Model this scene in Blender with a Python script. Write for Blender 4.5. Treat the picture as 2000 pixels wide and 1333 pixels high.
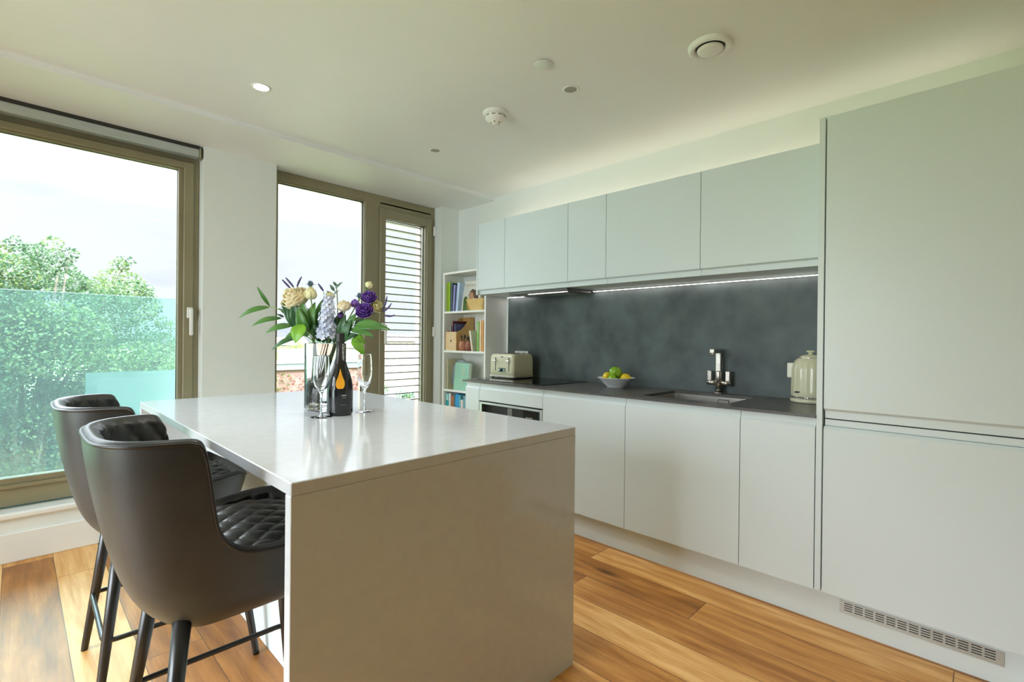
import bpy, bmesh, math, random
from mathutils import Vector, Matrix, noise
random.seed(11)
PI = math.pi
for o in list(bpy.data.objects): bpy.data.objects.remove(o, do_unlink=True)
SC = bpy.context.scene
COL = SC.collection

# ------------------------------------------------------------ camera, sky, exposure
CAM_F = Vector((0.71407654, 0.70006242, -0.00270238))
CAM_R = Vector((0.70004619, -0.71401912, 0.01058473))
CAM_U = Vector((-0.00548042, 0.0094501, 0.99994033))
cd = bpy.data.cameras.new('camera'); cam = bpy.data.objects.new('camera', cd); COL.objects.link(cam)
m = Matrix((CAM_R, CAM_U, -CAM_F)).transposed().to_4x4(); m.translation = Vector((0, 0, 1.1739))
cam.matrix_world = m
cd.sensor_width = 36; cd.lens = 950.33 / 2000 * 36; cd.clip_start = 0.02; cd.clip_end = 1000
SC.camera = cam
SC.view_settings.view_transform = 'Standard'; SC.view_settings.look = 'None'
SC.view_settings.gamma = 1; SC.view_settings.use_curve_mapping = False
SC.view_settings.exposure = 1.18
SC.cycles.max_bounces = 18; SC.cycles.transmission_bounces = 18; SC.cycles.diffuse_bounces = 6; SC.cycles.transparent_max_bounces = 24
SC.cycles.glossy_bounces = 5; SC.cycles.caustics_reflective = False; SC.cycles.caustics_refractive = False
SC.cycles.sample_clamp_indirect = 8

W = bpy.data.worlds.new('sky'); SC.world = W; W.use_nodes = True
def build_world():
    nt = W.node_tree; nt.nodes.clear(); N = nt.nodes.new; L = nt.links.new
    tc = N('ShaderNodeTexCoord'); sep = N('ShaderNodeSeparateXYZ'); L(tc.outputs['Generated'], sep.inputs[0])
    def mth(op, a, b=None, c=None, clamp=False):
        n = N('ShaderNodeMath'); n.operation = op; n.use_clamp = clamp
        for i, v in enumerate((a, b, c)):
            if v is None: continue
            if isinstance(v, (int, float)): n.inputs[i].default_value = v
            else: L(v, n.inputs[i])
        return n.outputs[0]
    z = sep.outputs[2]
    # clouds on a virtual layer overhead
    den = mth('ADD', mth('MAXIMUM', z, 0.0), 0.22)
    cx = mth('DIVIDE', sep.outputs[0], den); cy = mth('DIVIDE', sep.outputs[1], den)
    cmb = N('ShaderNodeCombineXYZ'); L(cx, cmb.inputs[0]); L(cy, cmb.inputs[1]); cmb.inputs[2].default_value = 3.3
    nz = N('ShaderNodeTexNoise'); nz.inputs['Scale'].default_value = 1.15; nz.inputs['Detail'].default_value = 5
    nz.inputs['Roughness'].default_value = 0.52; L(cmb.outputs[0], nz.inputs['Vector'])
    cr = N('ShaderNodeValToRGB'); L(nz.outputs['Fac'], cr.inputs[0])
    e = cr.color_ramp.elements
    e[0].position = 0.34; e[0].color = (0.74, 0.80, 0.90, 1); e[1].position = 0.55; e[1].color = (0.92, 0.98, 1.07, 1)
    k = e.new(0.45); k.color = (0.89, 0.93, 1.0, 1)
    # overcast brightness: thin near the horizon, brighter overhead and raised most in the unseen west (-X) to light the room
    ramp = N('ShaderNodeMapRange'); ramp.interpolation_type = 'SMOOTHSTEP'; L(z, ramp.inputs[0]); ramp.inputs[1].default_value = .20; ramp.inputs[2].default_value = .72
    up = mth('MULTIPLY', ramp.outputs[0], SKY_UP)
    west = mth('POWER', mth('MAXIMUM', mth('ADD', mth('MULTIPLY', sep.outputs[0], -0.94), mth('MULTIPLY', z, 0.34)), 0.0), 2.0)
    west = mth('MULTIPLY', west, SKY_WEST)
    s = mth('ADD', mth('ADD', up, west), SKY_BASE)
    bg = N('ShaderNodeBackground'); L(cr.outputs[0], bg.inputs[0]); L(s, bg.inputs[1])
    # below the horizon: dull ground light
    bg2 = N('ShaderNodeBackground'); bg2.inputs[0].default_value = (0.315, 0.35, 0.365, 1)
    # added fill: unseen western ground made to glow so the ceiling brightens
    gw = mth('MULTIPLY', mth('POWER', mth('MAXIMUM', mth('MULTIPLY', sep.outputs[0], -1.0), 0.0), 2.0), GROUND_WEST)
    L(mth('ADD', gw, 0.9), bg2.inputs[1])
    mx = N('ShaderNodeMixShader'); L(mth('MULTIPLY', mth('ADD', z, 0.01), 60, clamp=True), mx.inputs[0])
    L(bg2.outputs[0], mx.inputs[1]); L(bg.outputs[0], mx.inputs[2])
    o = N('ShaderNodeOutputWorld'); L(mx.outputs[0], o.inputs[0])
SKY_BASE, SKY_UP, SKY_WEST, GROUND_WEST = 0.52, 17.5, 5.3, 11.0
build_world()
W.cycles.sampling_method = 'MANUAL'; W.cycles.sample_map_resolution = 512

def portal(loc, rot, sx, sy):
    l = bpy.data.lights.new('window_daylight', 'AREA'); l.shape = 'RECTANGLE'; l.size = sx; l.size_y = sy
    l.cycles.is_portal = True
    o = bpy.data.objects.new('window_daylight', l); COL.objects.link(o); o.location = loc; o.rotation_euler = rot
portal((-0.53, 3.80, 1.33), (-PI/2, 0, 0), 2.74, 2.14)
portal((2.0, 3.80, 1.33), (-PI/2, 0, 0), 1.44, 2.14)
portal((-2.62, 1.8, 1.30), (0, -PI/2, 0), 2.2, 2.2)

# ------------------------------------------------------------ helpers
def tag(o, label=None, cat=None, group=None, kind=None):
    if label: o['label'] = label
    if cat: o['category'] = cat
    if group: o['group'] = group
    if kind: o['kind'] = kind
    return o
def empty(name, loc=(0, 0, 0), rz=0, label=None, cat=None, group=None, kind=None):
    o = bpy.data.objects.new(name, None); COL.objects.link(o); o.location = loc; o.rotation_euler = (0, 0, rz)
    o.empty_display_size = 0.05
    return tag(o, label, cat, group, kind)
class MB:
    """collects shapes, then links them as one mesh object"""
    def __init__(s): s.bm = bmesh.new(); s.mi = 0
    def _f(s, vs, smooth=False):
        try: f = s.bm.faces.new(vs)
        except ValueError: return None
        f.material_index = s.mi; f.smooth = smooth; return f
    def box(s, x0, x1, y0, y1, z0, z1, bev=0.0, seg=2, M=None):
        v = [s.bm.verts.new(p) for p in ((x0,y0,z0),(x1,y0,z0),(x1,y1,z0),(x0,y1,z0),(x0,y0,z1),(x1,y0,z1),(x1,y1,z1),(x0,y1,z1))]
        fs = [s._f([v[i] for i in q]) for q in ((3,2,1,0),(4,5,6,7),(0,1,5,4),(1,2,6,5),(2,3,7,6),(3,0,4,7))]
        if bev > 0:
            es = list({e for f in fs for e in f.edges})
            r = bmesh.ops.bevel(s.bm, geom=es, offset=bev, segments=seg, affect='EDGES', profile=0.5, material=s.mi)
            vs = {vv for f in r['faces'] for vv in f.verts} | {vv for f in fs if f.is_valid for vv in f.verts}
        else: vs = set(v)
        if M is not None:
            for a in vs: a.co = M @ a.co
        return s
    def loft(s, rings, closed=True, caps=True, smooth=True):
        R = [[s.bm.verts.new(p) for p in r] for r in rings]
        n = len(R[0])
        for a, b in zip(R, R[1:]):
            for i in range(n if closed else n - 1):
                s._f((a[i], a[(i+1) % n], b[(i+1) % n], b[i]), smooth)
        if caps and closed:
            s._f(list(reversed(R[0]))); s._f(R[-1])
        return s
    def lathe(s, prof, c=(0, 0, 0), n=32, smooth=True, caps=False, M=None):
        """prof: list of (r, z)"""
        rings = []
        for r, z in prof:
            r = max(r, 1e-4)
            rings.append([Vector((c[0] + r*math.cos(2*PI*i/n), c[1] + r*math.sin(2*PI*i/n), c[2] + z)) for i in range(n)])
        if M is not None: rings = [[M @ p for p in r] for r in rings]
        return s.loft(rings, True, caps, smooth)
    def tube(s, pts, rad, n=12, caps=True, smooth=True, closed=False):
        pts = [Vector(p) for p in pts]
        rr = rad if isinstance(rad, (list, tuple)) else [rad]*len(pts)
        rings = []; ref = None
        m = len(pts)
        for i, p in enumerate(pts):
            if closed: d = pts[(i+1) % m] - pts[i-1]
            else: d = pts[min(i+1, m-1)] - pts[max(i-1, 0)]
            d.normalize()
            if ref is None: ref = Vector((0, 0, 1)) if abs(d.z) < 0.9 else Vector((1, 0, 0))
            a = (ref - d*ref.dot(d)).normalized(); b = d.cross(a); ref = a
            rings.append([p + (a*math.cos(2*PI*k/n) + b*math.sin(2*PI*k/n))*rr[i] for k in range(n)])
        if closed: rings.append([Vector(v) for v in rings[0]])
        return s.loft(rings, True, caps and not closed, smooth)
    def prism(s, poly, z0, z1, M=None, smooth=False):
        a = [Vector((x, y, z0)) for x, y in poly]; b = [Vector((x, y, z1)) for x, y in poly]
        if M is not None: a = [M @ v for v in a]; b = [M @ v for v in b]
        return s.loft([a, b], True, True, smooth)
    def grid(s, P, smooth=True):
        V = [[s.bm.verts.new(p) for p in r] for r in P]
        for i in range(len(V)-1):
            for j in range(len(V[0])-1):
                s._f((V[i][j], V[i][j+1], V[i+1][j+1], V[i+1][j]), smooth)
        return s
    def build(s, name, mats, parent=None, label=None, cat=None, group=None, kind=None, recalc=True):
        if recalc: bmesh.ops.recalc_face_normals(s.bm, faces=s.bm.faces)
        me = bpy.data.meshes.new(name); s.bm.to_mesh(me); s.bm.free()
        for mm in (mats if isinstance(mats, (list, tuple)) else [mats]): me.materials.append(mm)
        o = bpy.data.objects.new(name, me); COL.objects.link(o)
        if parent: o.parent = parent
        return tag(o, label, cat, group, kind)
def rrect(x0, x1, y0, y1, r, n=5):
    P = []
    for cx, cy, a0 in ((x1-r, y1-r, 0), (x0+r, y1-r, 90), (x0+r, y0+r, 180), (x1-r, y0+r, 270)):
        for i in range(n+1):
            a = math.radians(a0 + 90*i/n); P.append((cx + r*math.cos(a), cy + r*math.sin(a)))
    return P
def copy_tree(o, parent=None):
    c = o.copy(); COL.objects.link(c)
    if parent: c.parent = parent
    for ch in o.children: copy_tree(ch, c)
    return c
def kids_snapshot(o): return list(o.children)

# ------------------------------------------------------------ materials
def mat(name, col=(.8, .8, .8), rough=.5, metal=0.0, spec=.5, **kw):
    mm = bpy.data.materials.new(name); mm.use_nodes = True
    b = mm.node_tree.nodes['Principled BSDF']
    b.inputs['Base Color'].default_value = (*col, 1); b.inputs['Roughness'].default_value = rough
    b.inputs['Metallic'].default_value = metal; b.inputs['Specular IOR Level'].default_value = spec
    for k, v in kw.items(): b.inputs[k.replace('_', ' ')].default_value = v
    nt = mm.node_tree; N = nt.nodes.new; L = nt.links.new
    return mm, nt, b, N, L
def nmat(name, c1, c2, scale=8, rough=.5, metal=0., detail=4, stretch=(1, 1, 1), bump=0., bscale=None, lo=.35, hi=.65, rvar=0., **kw):
    """principled with a two-tone noise in object space"""
    mm, nt, b, N, L = mat(name, c1, rough, metal, **kw)
    tc = N('ShaderNodeTexCoord'); mp = N('ShaderNodeMapping'); mp.inputs['Scale'].default_value = stretch
    L(tc.outputs['Object'], mp.inputs[0])
    nz = N('ShaderNodeTexNoise'); nz.inputs['Scale'].default_value = scale; nz.inputs['Detail'].default_value = detail
    L(mp.outputs[0], nz.inputs['Vector'])
    cr = N('ShaderNodeValToRGB'); L(nz.outputs['Fac'], cr.inputs[0])
    cr.color_ramp.elements[0].position = lo; cr.color_ramp.elements[0].color = (*c1, 1)
    cr.color_ramp.elements[1].position = hi; cr.color_ramp.elements[1].color = (*c2, 1)
    L(cr.outputs[0], b.inputs['Base Color'])
    if bump:
        n2 = nz
        if bscale:
            n2 = N('ShaderNodeTexNoise'); n2.inputs['Scale'].default_value = bscale; n2.inputs['Detail'].default_value = 3
            L(mp.outputs[0], n2.inputs['Vector'])
        bp = N('ShaderNodeBump'); bp.inputs['Strength'].default_value = bump; bp.inputs['Distance'].default_value = .002
        L(n2.outputs['Fac'], bp.inputs['Height']); L(bp.outputs[0], b.inputs['Normal'])
    if rvar:
        mr = N('ShaderNodeMapRange'); L(nz.outputs['Fac'], mr.inputs[0])
        mr.inputs[3].default_value = rough - rvar; mr.inputs[4].default_value = rough + rvar
        L(mr.outputs[0], b.inputs['Roughness'])
    return mm
def glassmat(name, tint=(1, 1, 1), edge=(.6, .65, .65), refl=1.0, rough=0.0, haze=0.0, hazecol=(1, 1, 1), ior=1.5):
    """thin-walled glass: clear when seen square on, darker and mirror-like at grazing angles"""
    mm = bpy.data.materials.new(name); mm.use_nodes = True; nt = mm.node_tree; nt.nodes.clear(); N = nt.nodes.new; L = nt.links.new
    lw = N('ShaderNodeLayerWeight'); lw.inputs[0].default_value = .35
    mx = N('ShaderNodeMix'); mx.data_type = 'RGBA'; L(lw.outputs['Facing'], mx.inputs[0])
    mx.inputs[6].default_value = (*tint, 1); mx.inputs[7].default_value = (*edge, 1)
    tr = N('ShaderNodeBsdfTransparent'); L(mx.outputs[2], tr.inputs[0])
    gl = N('ShaderNodeBsdfGlossy'); gl.inputs['Roughness'].default_value = rough
    fr = N('ShaderNodeFresnel'); fr.inputs[0].default_value = ior
    mm_ = N('ShaderNodeMath'); mm_.operation = 'MULTIPLY'; L(fr.outputs[0], mm_.inputs[0]); mm_.inputs[1].default_value = refl
    ms = N('ShaderNodeMixShader'); L(mm_.outputs[0], ms.inputs[0]); L(tr.outputs[0], ms.inputs[1]); L(gl.outputs[0], ms.inputs[2])
    last = ms
    if haze:
        df = N('ShaderNodeBsdfDiffuse'); df.inputs[0].default_value = (*hazecol, 1)
        tl = N('ShaderNodeBsdfTranslucent'); tl.inputs[0].default_value = (*hazecol, 1)
        ad = N('ShaderNodeMixShader'); ad.inputs[0].default_value = .6; L(df.outputs[0], ad.inputs[1]); L(tl.outputs[0], ad.inputs[2])
        m2 = N('ShaderNodeMixShader'); m2.inputs[0].default_value = haze; L(ms.outputs[0], m2.inputs[1]); L(ad.outputs[0], m2.inputs[2]); last = m2
    o = N('ShaderNodeOutputMaterial'); L(last.outputs[0], o.inputs[0])
    return mm
def emat(name, col, s):
    mm = bpy.data.materials.new(name); mm.use_nodes = True; nt = mm.node_tree; nt.nodes.clear()
    e = nt.nodes.new('ShaderNodeEmission'); e.inputs[0].default_value = (*col, 1); e.inputs[1].default_value = s
    o = nt.nodes.new('ShaderNodeOutputMaterial'); nt.links.new(e.outputs[0], o.inputs[0]); return mm

M_WALL = nmat('wall_paint', (.78, .82, .78), (.80, .84, .80), 3, .6)
M_CEIL = nmat('ceiling_paint', (.82, .85, .83), (.84, .87, .85), 2, .65)
M_CAB = nmat('cabinet_lacquer', (.675, .76, .765), (.685, .77, .775), 2, .38)
M_WHITE = nmat('white_trim', (.82, .83, .79), (.85, .86, .82), 4, .4)
M_SHELF = nmat('white_shelf', (.84, .85, .80), (.86, .87, .82), 4, .4)
M_TOP = nmat('dark_worktop', (.068, .065, .061), (.110, .103, .096), 14, .30, detail=6, lo=.3, hi=.7, rvar=.06, bump=.15, bscale=160)
M_SPLASH = nmat('dark_concrete', (.066, .084, .084), (.150, .186, .182), 5, .45, detail=10, lo=.30, hi=.74, spec=.25, rvar=.08, bump=.1, bscale=60)
M_QUARTZ = nmat('pale_quartz', (.62, .655, .69), (.65, .685, .72), 30, .105, detail=6)
M_FRAME = nmat('bronze_window_frame', (.275, .245, .150), (.30, .268, .168), 5, .38, metal=.15)
M_FRAMED, *_ = mat('dark_gasket', (.03, .03, .025), .6)
M_GLASS = glassmat('window_glass', (.97, .985, .98), (.80, .86, .84), .9)
M_BALU = glassmat('balustrade_glass', (.73, .90, .88), (.5, .75, .74), .8, haze=.07, hazecol=(.50, .60, .62))
M_REFLECT = glassmat('balustrade_reflection', (.86, .96, .97), (.6, .8, .85), .6, haze=.40, hazecol=(.66, .72, .75))  # reflection on the balustrade glass, put into a pale hazy colour
M_ALU = nmat('brushed_aluminium', (.50, .56, .56), (.58, .63, .63), 6, .35, metal=.6, stretch=(1, 30, 30))
M_STEEL = nmat('brushed_steel', (.52, .50, .46), (.62, .60, .56), 10, .28, metal=1., stretch=(1, 1, 25))
M_NICKEL = nmat('brushed_nickel', (.50, .46, .41), (.60, .56, .50), 20, .27, metal=1., stretch=(1, 1, 10))
M_CHROME, *_ = mat('chrome', (.75, .75, .74), .08, 1.)
M_BLACK, *_ = mat('black_plastic', (.012, .012, .012), .35)
M_BLKGL, *_ = mat('black_glass', (.006, .007, .008), .04, 0, .6)
M_DARK, *_ = mat('dark_gap', (.02, .022, .02), .7)
M_LEG, *_ = mat('black_metal', (.014, .013, .012), .32, 0, .6)
M_LEATHER = nmat('grey_leather', (.029, .032, .034), (.056, .060, .062), 5, .40, detail=6, lo=.3, hi=.72, bump=.10, bscale=300, rvar=.05)
M_PIPING, *_ = mat('black_piping', (.012, .011, .011), .35)
M_CREAM = nmat('cream_enamel', (.66, .64, .45), (.68, .66, .47), 3, .16)
M_CREAMP = nmat('cream_panel', (.78, .78, .66), (.80, .80, .68), 3, .25)
M_PORC = nmat('white_porcelain', (.74, .77, .78), (.77, .80, .81), 3, .14)
M_LED = emat('led_strip_glow', (1.0, .86, .84), 5.0)
M_ULED = emat('added_uplight_glow', (1.0, .80, .62), 4.0)  # glow of the strips added on the cabinet tops
M_HLED = emat('hood_light_glow', (1.0, .92, .86), 1.6)
M_LAMP = emat('downlight_glow', (1.0, .90, .72), 14.)

def floor_mat():
    mm, nt, b, N, L = mat('oak_planks', (.4, .25, .1), .40, 0, .35)
    def mth(op, a, b_=None, clamp=False):
        n = N('ShaderNodeMath'); n.operation = op; n.use_clamp = clamp
        for i, v in enumerate((a, b_)):
            if v is None: continue
            if isinstance(v, (int, float)): n.inputs[i].default_value = v
            else: L(v, n.inputs[i])
        return n.outputs[0]
    tc = N('ShaderNodeTexCoord'); sp = N('ShaderNodeSeparateXYZ'); L(tc.outputs['Object'], sp.inputs[0])
    u = mth('DIVIDE', mth('ADD', sp.outputs[0], 5.59), .185)
    row = mth('FLOOR', u); fu = mth('FRACT', u)
    w1 = N('ShaderNodeTexWhiteNoise'); w1.noise_dimensions = '1D'; L(row, w1.inputs['W'])
    v = mth('ADD', mth('DIVIDE', sp.outputs[1], 1.45), mth('MULTIPLY', w1.outputs['Value'], 7.0))
    cell = mth('FLOOR', v); fv = mth('FRACT', v)
    cv = N('ShaderNodeCombineXYZ'); L(row, cv.inputs[0]); L(cell, cv.inputs[1])
    w2 = N('ShaderNodeTexWhiteNoise'); w2.noise_dimensions = '2D'; L(cv.outputs[0], w2.inputs['Vector'])
    # grain: long stretched noise, shifted for every plank
    ofs = N('ShaderNodeVectorMath'); ofs.operation = 'MULTIPLY_ADD'; L(w2.outputs['Color'], ofs.inputs[0]); ofs.inputs[1].default_value = (9, 9, 9)
    L(tc.outputs['Object'], ofs.inputs[2])
    mp = N('ShaderNodeMapping'); mp.inputs['Scale'].default_value = (1, .055, 1); L(ofs.outputs[0], mp.inputs[0])
    g = N('ShaderNodeTexNoise'); g.inputs['Scale'].default_value = 85; g.inputs['Detail'].default_value = 8; g.inputs['Roughness'].default_value = .62; g.inputs['Distortion'].default_value = .35; L(mp.outputs[0], g.inputs['Vector'])
    mp2 = N('ShaderNodeMapping'); mp2.inputs['Scale'].default_value = (1, .22, 1); L(ofs.outputs[0], mp2.inputs[0])
    g2 = N('ShaderNodeTexNoise'); g2.inputs['Scale'].default_value = 8; g2.inputs['Detail'].default_value = 4; g2.inputs['Distortion'].default_value = 1.2; L(mp2.outputs[0], g2.inputs['Vector'])
    wv = N('ShaderNodeTexWave'); wv.inputs['Scale'].default_value = 5; wv.inputs['Distortion'].default_value = 9; wv.inputs['Detail'].default_value = 3; wv.inputs['Detail Scale'].default_value = .8
    L(mp2.outputs[0], wv.inputs['Vector'])
    t = mth('ADD', mth('ADD', mth('MULTIPLY', w2.outputs['Value'], .50), mth('MULTIPLY', g2.outputs['Fac'], .55)), mth('MULTIPLY', g.outputs['Fac'], .34))
    t = mth('ADD', t, mth('MULTIPLY', wv.outputs['Fac'], .07))
    cr = N('ShaderNodeValToRGB'); L(t, cr.inputs[0]); e = cr.color_ramp.elements
    e[0].position = .36; e[0].color = (.140, .046, .009, 1); e[1].position = 1.0; e[1].color = (.82, .49, .19, 1)
    k = e.new(.62); k.color = (.38, .150, .030, 1); k = e.new(.84); k.color = (.62, .295, .078, 1)
    # knots
    vo = N('ShaderNodeTexVoronoi'); vo.inputs['Scale'].default_value = 3.2; mp3 = N('ShaderNodeMapping'); mp3.inputs['Scale'].default_value = (1.3, .45, 1)
    L(ofs.outputs[0], mp3.inputs[0]); L(mp3.outputs[0], vo.inputs['Vector'])
    kn = N('ShaderNodeMapRange'); L(vo.outputs['Distance'], kn.inputs[0]); kn.inputs[1].default_value = .03; kn.inputs[2].default_value = .13; kn.inputs[3].default_value = .35; kn.inputs[4].default_value = 1
    # joints
    ju = mth('LESS_THAN', mth('MINIMUM', fu, mth('SUBTRACT', 1.0, fu)), .008)
    jv = mth('LESS_THAN', mth('MINIMUM', fv, mth('SUBTRACT', 1.0, fv)), .0012)
    jt = mth('MAXIMUM', ju, jv)
    m1 = N('ShaderNodeMix'); m1.data_type = 'RGBA'; m1.blend_type = 'MULTIPLY'; m1.inputs[0].default_value = 1
    L(cr.outputs[0], m1.inputs[6]); L(kn.outputs[0], m1.inputs[7])
    m2 = N('ShaderNodeMix'); m2.data_type = 'RGBA'; L(mth('MULTIPLY', jt, .75), m2.inputs[0]); L(m1.outputs[2], m2.inputs[6]); m2.inputs[7].default_value = (.05, .025, .01, 1)
    L(m2.outputs[2], b.inputs['Base Color'])
    bp = N('ShaderNodeBump'); bp.inputs['Strength'].default_value = .35; bp.inputs['Distance'].default_value = .0015
    L(mth('SUBTRACT', g.outputs['Fac'], mth('MULTIPLY', jt, 1.5)), bp.inputs['Height']); L(bp.outputs[0], b.inputs['Normal'])
    rr = N('ShaderNodeMapRange'); L(g.outputs['Fac'], rr.inputs[0]); rr.inputs[3].default_value = .34; rr.inputs[4].default_value = .50; L(rr.outputs[0], b.inputs['Roughness'])
    return mm
M_FLOOR = floor_mat()
def brickmat(name, c1, c2, mortar, scale=1.0):
    mm, nt, b, N, L = mat(name, c1, .9)
    tc = N('ShaderNodeTexCoord'); mp = N('ShaderNodeMapping'); mp.inputs['Rotation'].default_value = (PI/2, 0, 0)
    ad = N('ShaderNodeSeparateXYZ'); L(tc.outputs['Object'], ad.inputs[0])
    s = N('ShaderNodeMath'); s.operation = 'ADD'; L(ad.outputs[0], s.inputs[0]); L(ad.outputs[1], s.inputs[1])
    cb = N('ShaderNodeCombineXYZ'); L(s.outputs[0], cb.inputs[0]); L(ad.outputs[2], cb.inputs[1])
    bt = N('ShaderNodeTexBrick'); bt.inputs['Scale'].default_value = scale; bt.inputs['Brick Width'].default_value = .225; bt.inputs['Row Height'].default_value = .075
    bt.inputs['Mortar Size'].default_value = .01; bt.inputs['Color1'].default_value = (*c1, 1); bt.inputs['Color2'].default_value = (*c2, 1); bt.inputs['Mortar'].default_value = (*mortar, 1)
    L(cb.outputs[0], bt.inputs['Vector']); L(bt.outputs['Color'], b.inputs['Base Color'])
    return mm
M_BRICK = brickmat('facade_brick', (.30, .18, .15), (.36, .24, .20), (.34, .30, .27))
M_REDBRICK = brickmat('red_brick', (.16, .07, .055), (.20, .10, .08), (.18, .16, .14), 1)

# ------------------------------------------------------------ room shell
XW, YW, YG, ZC, ZL = 2.926, 3.587, 3.687, 2.4135, 2.386
XL, YF = -2.5, -3.2
MB().box(XL-.2, XW+.2, YF-.2, YW+.2, -.12, 0).build('floor', M_FLOOR, kind='structure')
c = MB(); c.box(XL-.2, XW+.2, YF-.2, 3.0903, ZC, ZC+.16); c.box(XL-.2, XW+.2, 3.0903, YW+.32, ZL, ZC+.16)
c.build('ceiling', M_CEIL, kind='structure')
MB().box(XW, XW+.2, YF-.2, YW+.32, 0, ZC).build('wall_right', M_WALL, kind='structure')
b = MB()
b.box(XL, .835, YW, YW+.22, 0, .25); b.box(.835, 1.278, YW, YW+.22, 0, ZL); b.box(1.278, 2.722, YW, YW+.22, 0, .25)
b.box(2.722, XW, YW, YW+.22, 0, ZL); b.box(XL, -1.9, YW, YW+.22, .25, ZL)
b.build('wall_back', M_WALL, kind='structure')
b = MB(); b.box(XL-.2, XL, YF-.2, .7, 0, ZC); b.box(XL-.2, XL, 2.9, YW+.32, 0, ZC); b.box(XL-.2, XL, .7, 2.9, 0, .12)
b.build('wall_left', M_WALL, kind='structure')
MB().box(XL, XW, YF-.2, YF, 0, ZC).build('wall_front', M_WALL, kind='structure')
b = MB(); b.box(XL, .835, YW-.013, YW, 0, .150, .003, 1); b.box(.835, XW, YW-.013, YW, 0, .150, .003, 1)
b.build('baseboard_back', M_WHITE, kind='structure')
b = MB(); b.box(-1.9, .833, YW-.022, YG-.002, .222, .257, .012, 4); b.build('trim_1', M_WHITE, kind='structure')
b = MB(); b.box(1.28, 2.72, YW-.022, YG-.002, .222, .257, .012, 4); b.build('trim_2', M_WHITE, kind='structure')
# outer brick skin beside the louvres
MB().box(2.745, 3.6, 3.87, 4.02, -3, 4.0).build('wall_outside', M_BRICK, kind='structure')

def frame_ring(x0, x1, z0, z1, w, y0, y1, mb, wb=None, wt=None):
    wb = w if wb is None else wb; wt = w if wt is None else wt
    mb.box(x0, x0+w, y0, y1, z0, z1, .003, 1); mb.box(x1-w, x1, y0, y1, z0, z1, .003, 1)
    mb.box(x0+w-.004, x1-w+.004, y0+.0005, y1, z0, z0+wb, .003, 1); mb.box(x0+w-.004, x1-w+.004, y0+.0005, y1, z1-wt, z1, .003, 1)
def window_handle(par, x, z, y):
    h = MB(); h.box(x-.016, x+.016, y-.014, y, z-.035, z+.035, .005, 2)
    h.tube([(x, y-.01, z+.012), (x, y-.045, z+.012)], .009, 10)
    h.box(x-.010, x+.010, y-.056, y-.038, z-.145, z+.022, .006, 2)
    h.build('window_handle', M_WHITE, par, label='white lever window handle')
# window 1: fixed light plus turning sash on the left of the view
w1 = empty('window_1', (0, 0, 0), kind='structure')
b = MB()
frame_ring(-1.9, .834, .264, 2.385, .052, YG+.004, YG+.10, b, wb=.094, wt=.10)
b.box(-.62, -.54, YG+.004, YG+.10, .30, 2.34, .003, 1)
b.build('outer_frame', M_FRAME, w1)
b = MB()
frame_ring(-.54, .800, .358, 2.290, .052, YG-.012, YG+.085, b, wb=.02, wt=.040)
b.build('sash', M_FRAME, w1)
b = MB(); frame_ring(-.49, .752, .376, 2.256, .030, YG+.012, YG+.07, b, wb=.034, wt=.014); b.build('glazing_bead', M_FRAME, w1)
b = MB(); frame_ring(-.465, .726, .404, 2.246, .006, YG+.035, YG+.052, b); b.build('gasket', M_FRAMED, w1)
MB().box(-.47, .724, YG+.040, YG+.046, .40, 2.25).build('pane', M_GLASS, w1)
MB().box(-1.85, -.62, YG+.040, YG+.046, .35, 2.29).build('pane', M_GLASS, w1)
window_handle(w1, .782, 1.325, YG-.012)
# window 2: fixed pane and narrow ventilation sash
w2 = empty('window_2', (0, 0, 0), kind='structure')
b = MB(); frame_ring(1.279, 2.721, .264, 2.385, .045, YG+.004, YG+.10, b, wb=.094, wt=.072)
b.box(2.018, 2.158, YG+.004, YG+.10, .30, 2.34, .003, 1); b.box(2.150, 2.690, YG+.0045, YG+.0995, 2.262, 2.330, .003, 1); b.box(2.150, 2.690, YG+.0045, YG+.0995, .30, .345); b.build('outer_frame', M_FRAME, w2)
b = MB(); frame_ring(2.150, 2.682, .330, 2.276, .053, YG-.012, YG+.085, b, wb=.06, wt=.072); b.build('sash', M_FRAME, w2)
b = MB(); frame_ring(2.200, 2.632, .380, 2.209, .010, YG+.004, YG+.05, b); frame_ring(1.322, 2.022, .355, 2.316, .010, YG+.014, YG+.05, b); b.build('glazing_bead', M_FRAME, w2)
b = MB(); frame_ring(1.330, 2.014, .363, 2.308, .007, YG+.032, YG+.052, b); frame_ring(2.207, 2.625, .387, 2.202, .006, YG+.032, YG+.052, b); b.build('gasket', M_FRAMED, w2)
MB().box(1.332, 2.012, YG+.040, YG+.046, .36, 2.31).build('pane', M_GLASS, w2)
MB().box(2.209, 2.623, YG+.040, YG+.046, .385, 2.204).build('pane', M_GLASS, w2)
window_handle(w2, 2.180, 1.27, YG-.012)
for z in (2.17, 1.24, .45):
    b = MB(); b.box(2.700, 2.7205, YG-.022, YG+.006, z-.045, z+.045, .005, 2); b.tube([(2.711, YG-.022, z-.04), (2.711, YG-.022, z+.04)], .007, 8)
    b.build('hinge', M_WHITE, w2, label='small white hinge')
# window 3: added in the unseen left wall to light the room sideways
w3 = empty('added_window_3', (0, 0, 0), kind='structure')
b = MB()
for y0 in (.7, 1.8):
    for (a0, a1, z0, z1) in ((y0, y0+.05, .12, ZC), (y0+1.05, y0+1.1, .12, ZC), (y0, y0+1.1, .12, .19), (y0, y0+1.1, ZC-.06, ZC)):
        b.box(XL-.14, XL-.05, a0, a1, z0, z1)
b.build('outer_frame', M_FRAME, w3)
MB().box(XL-.10, XL-.094, .74, 2.86, .18, ZC-.05).build('pane', M_GLASS, w3)

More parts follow.
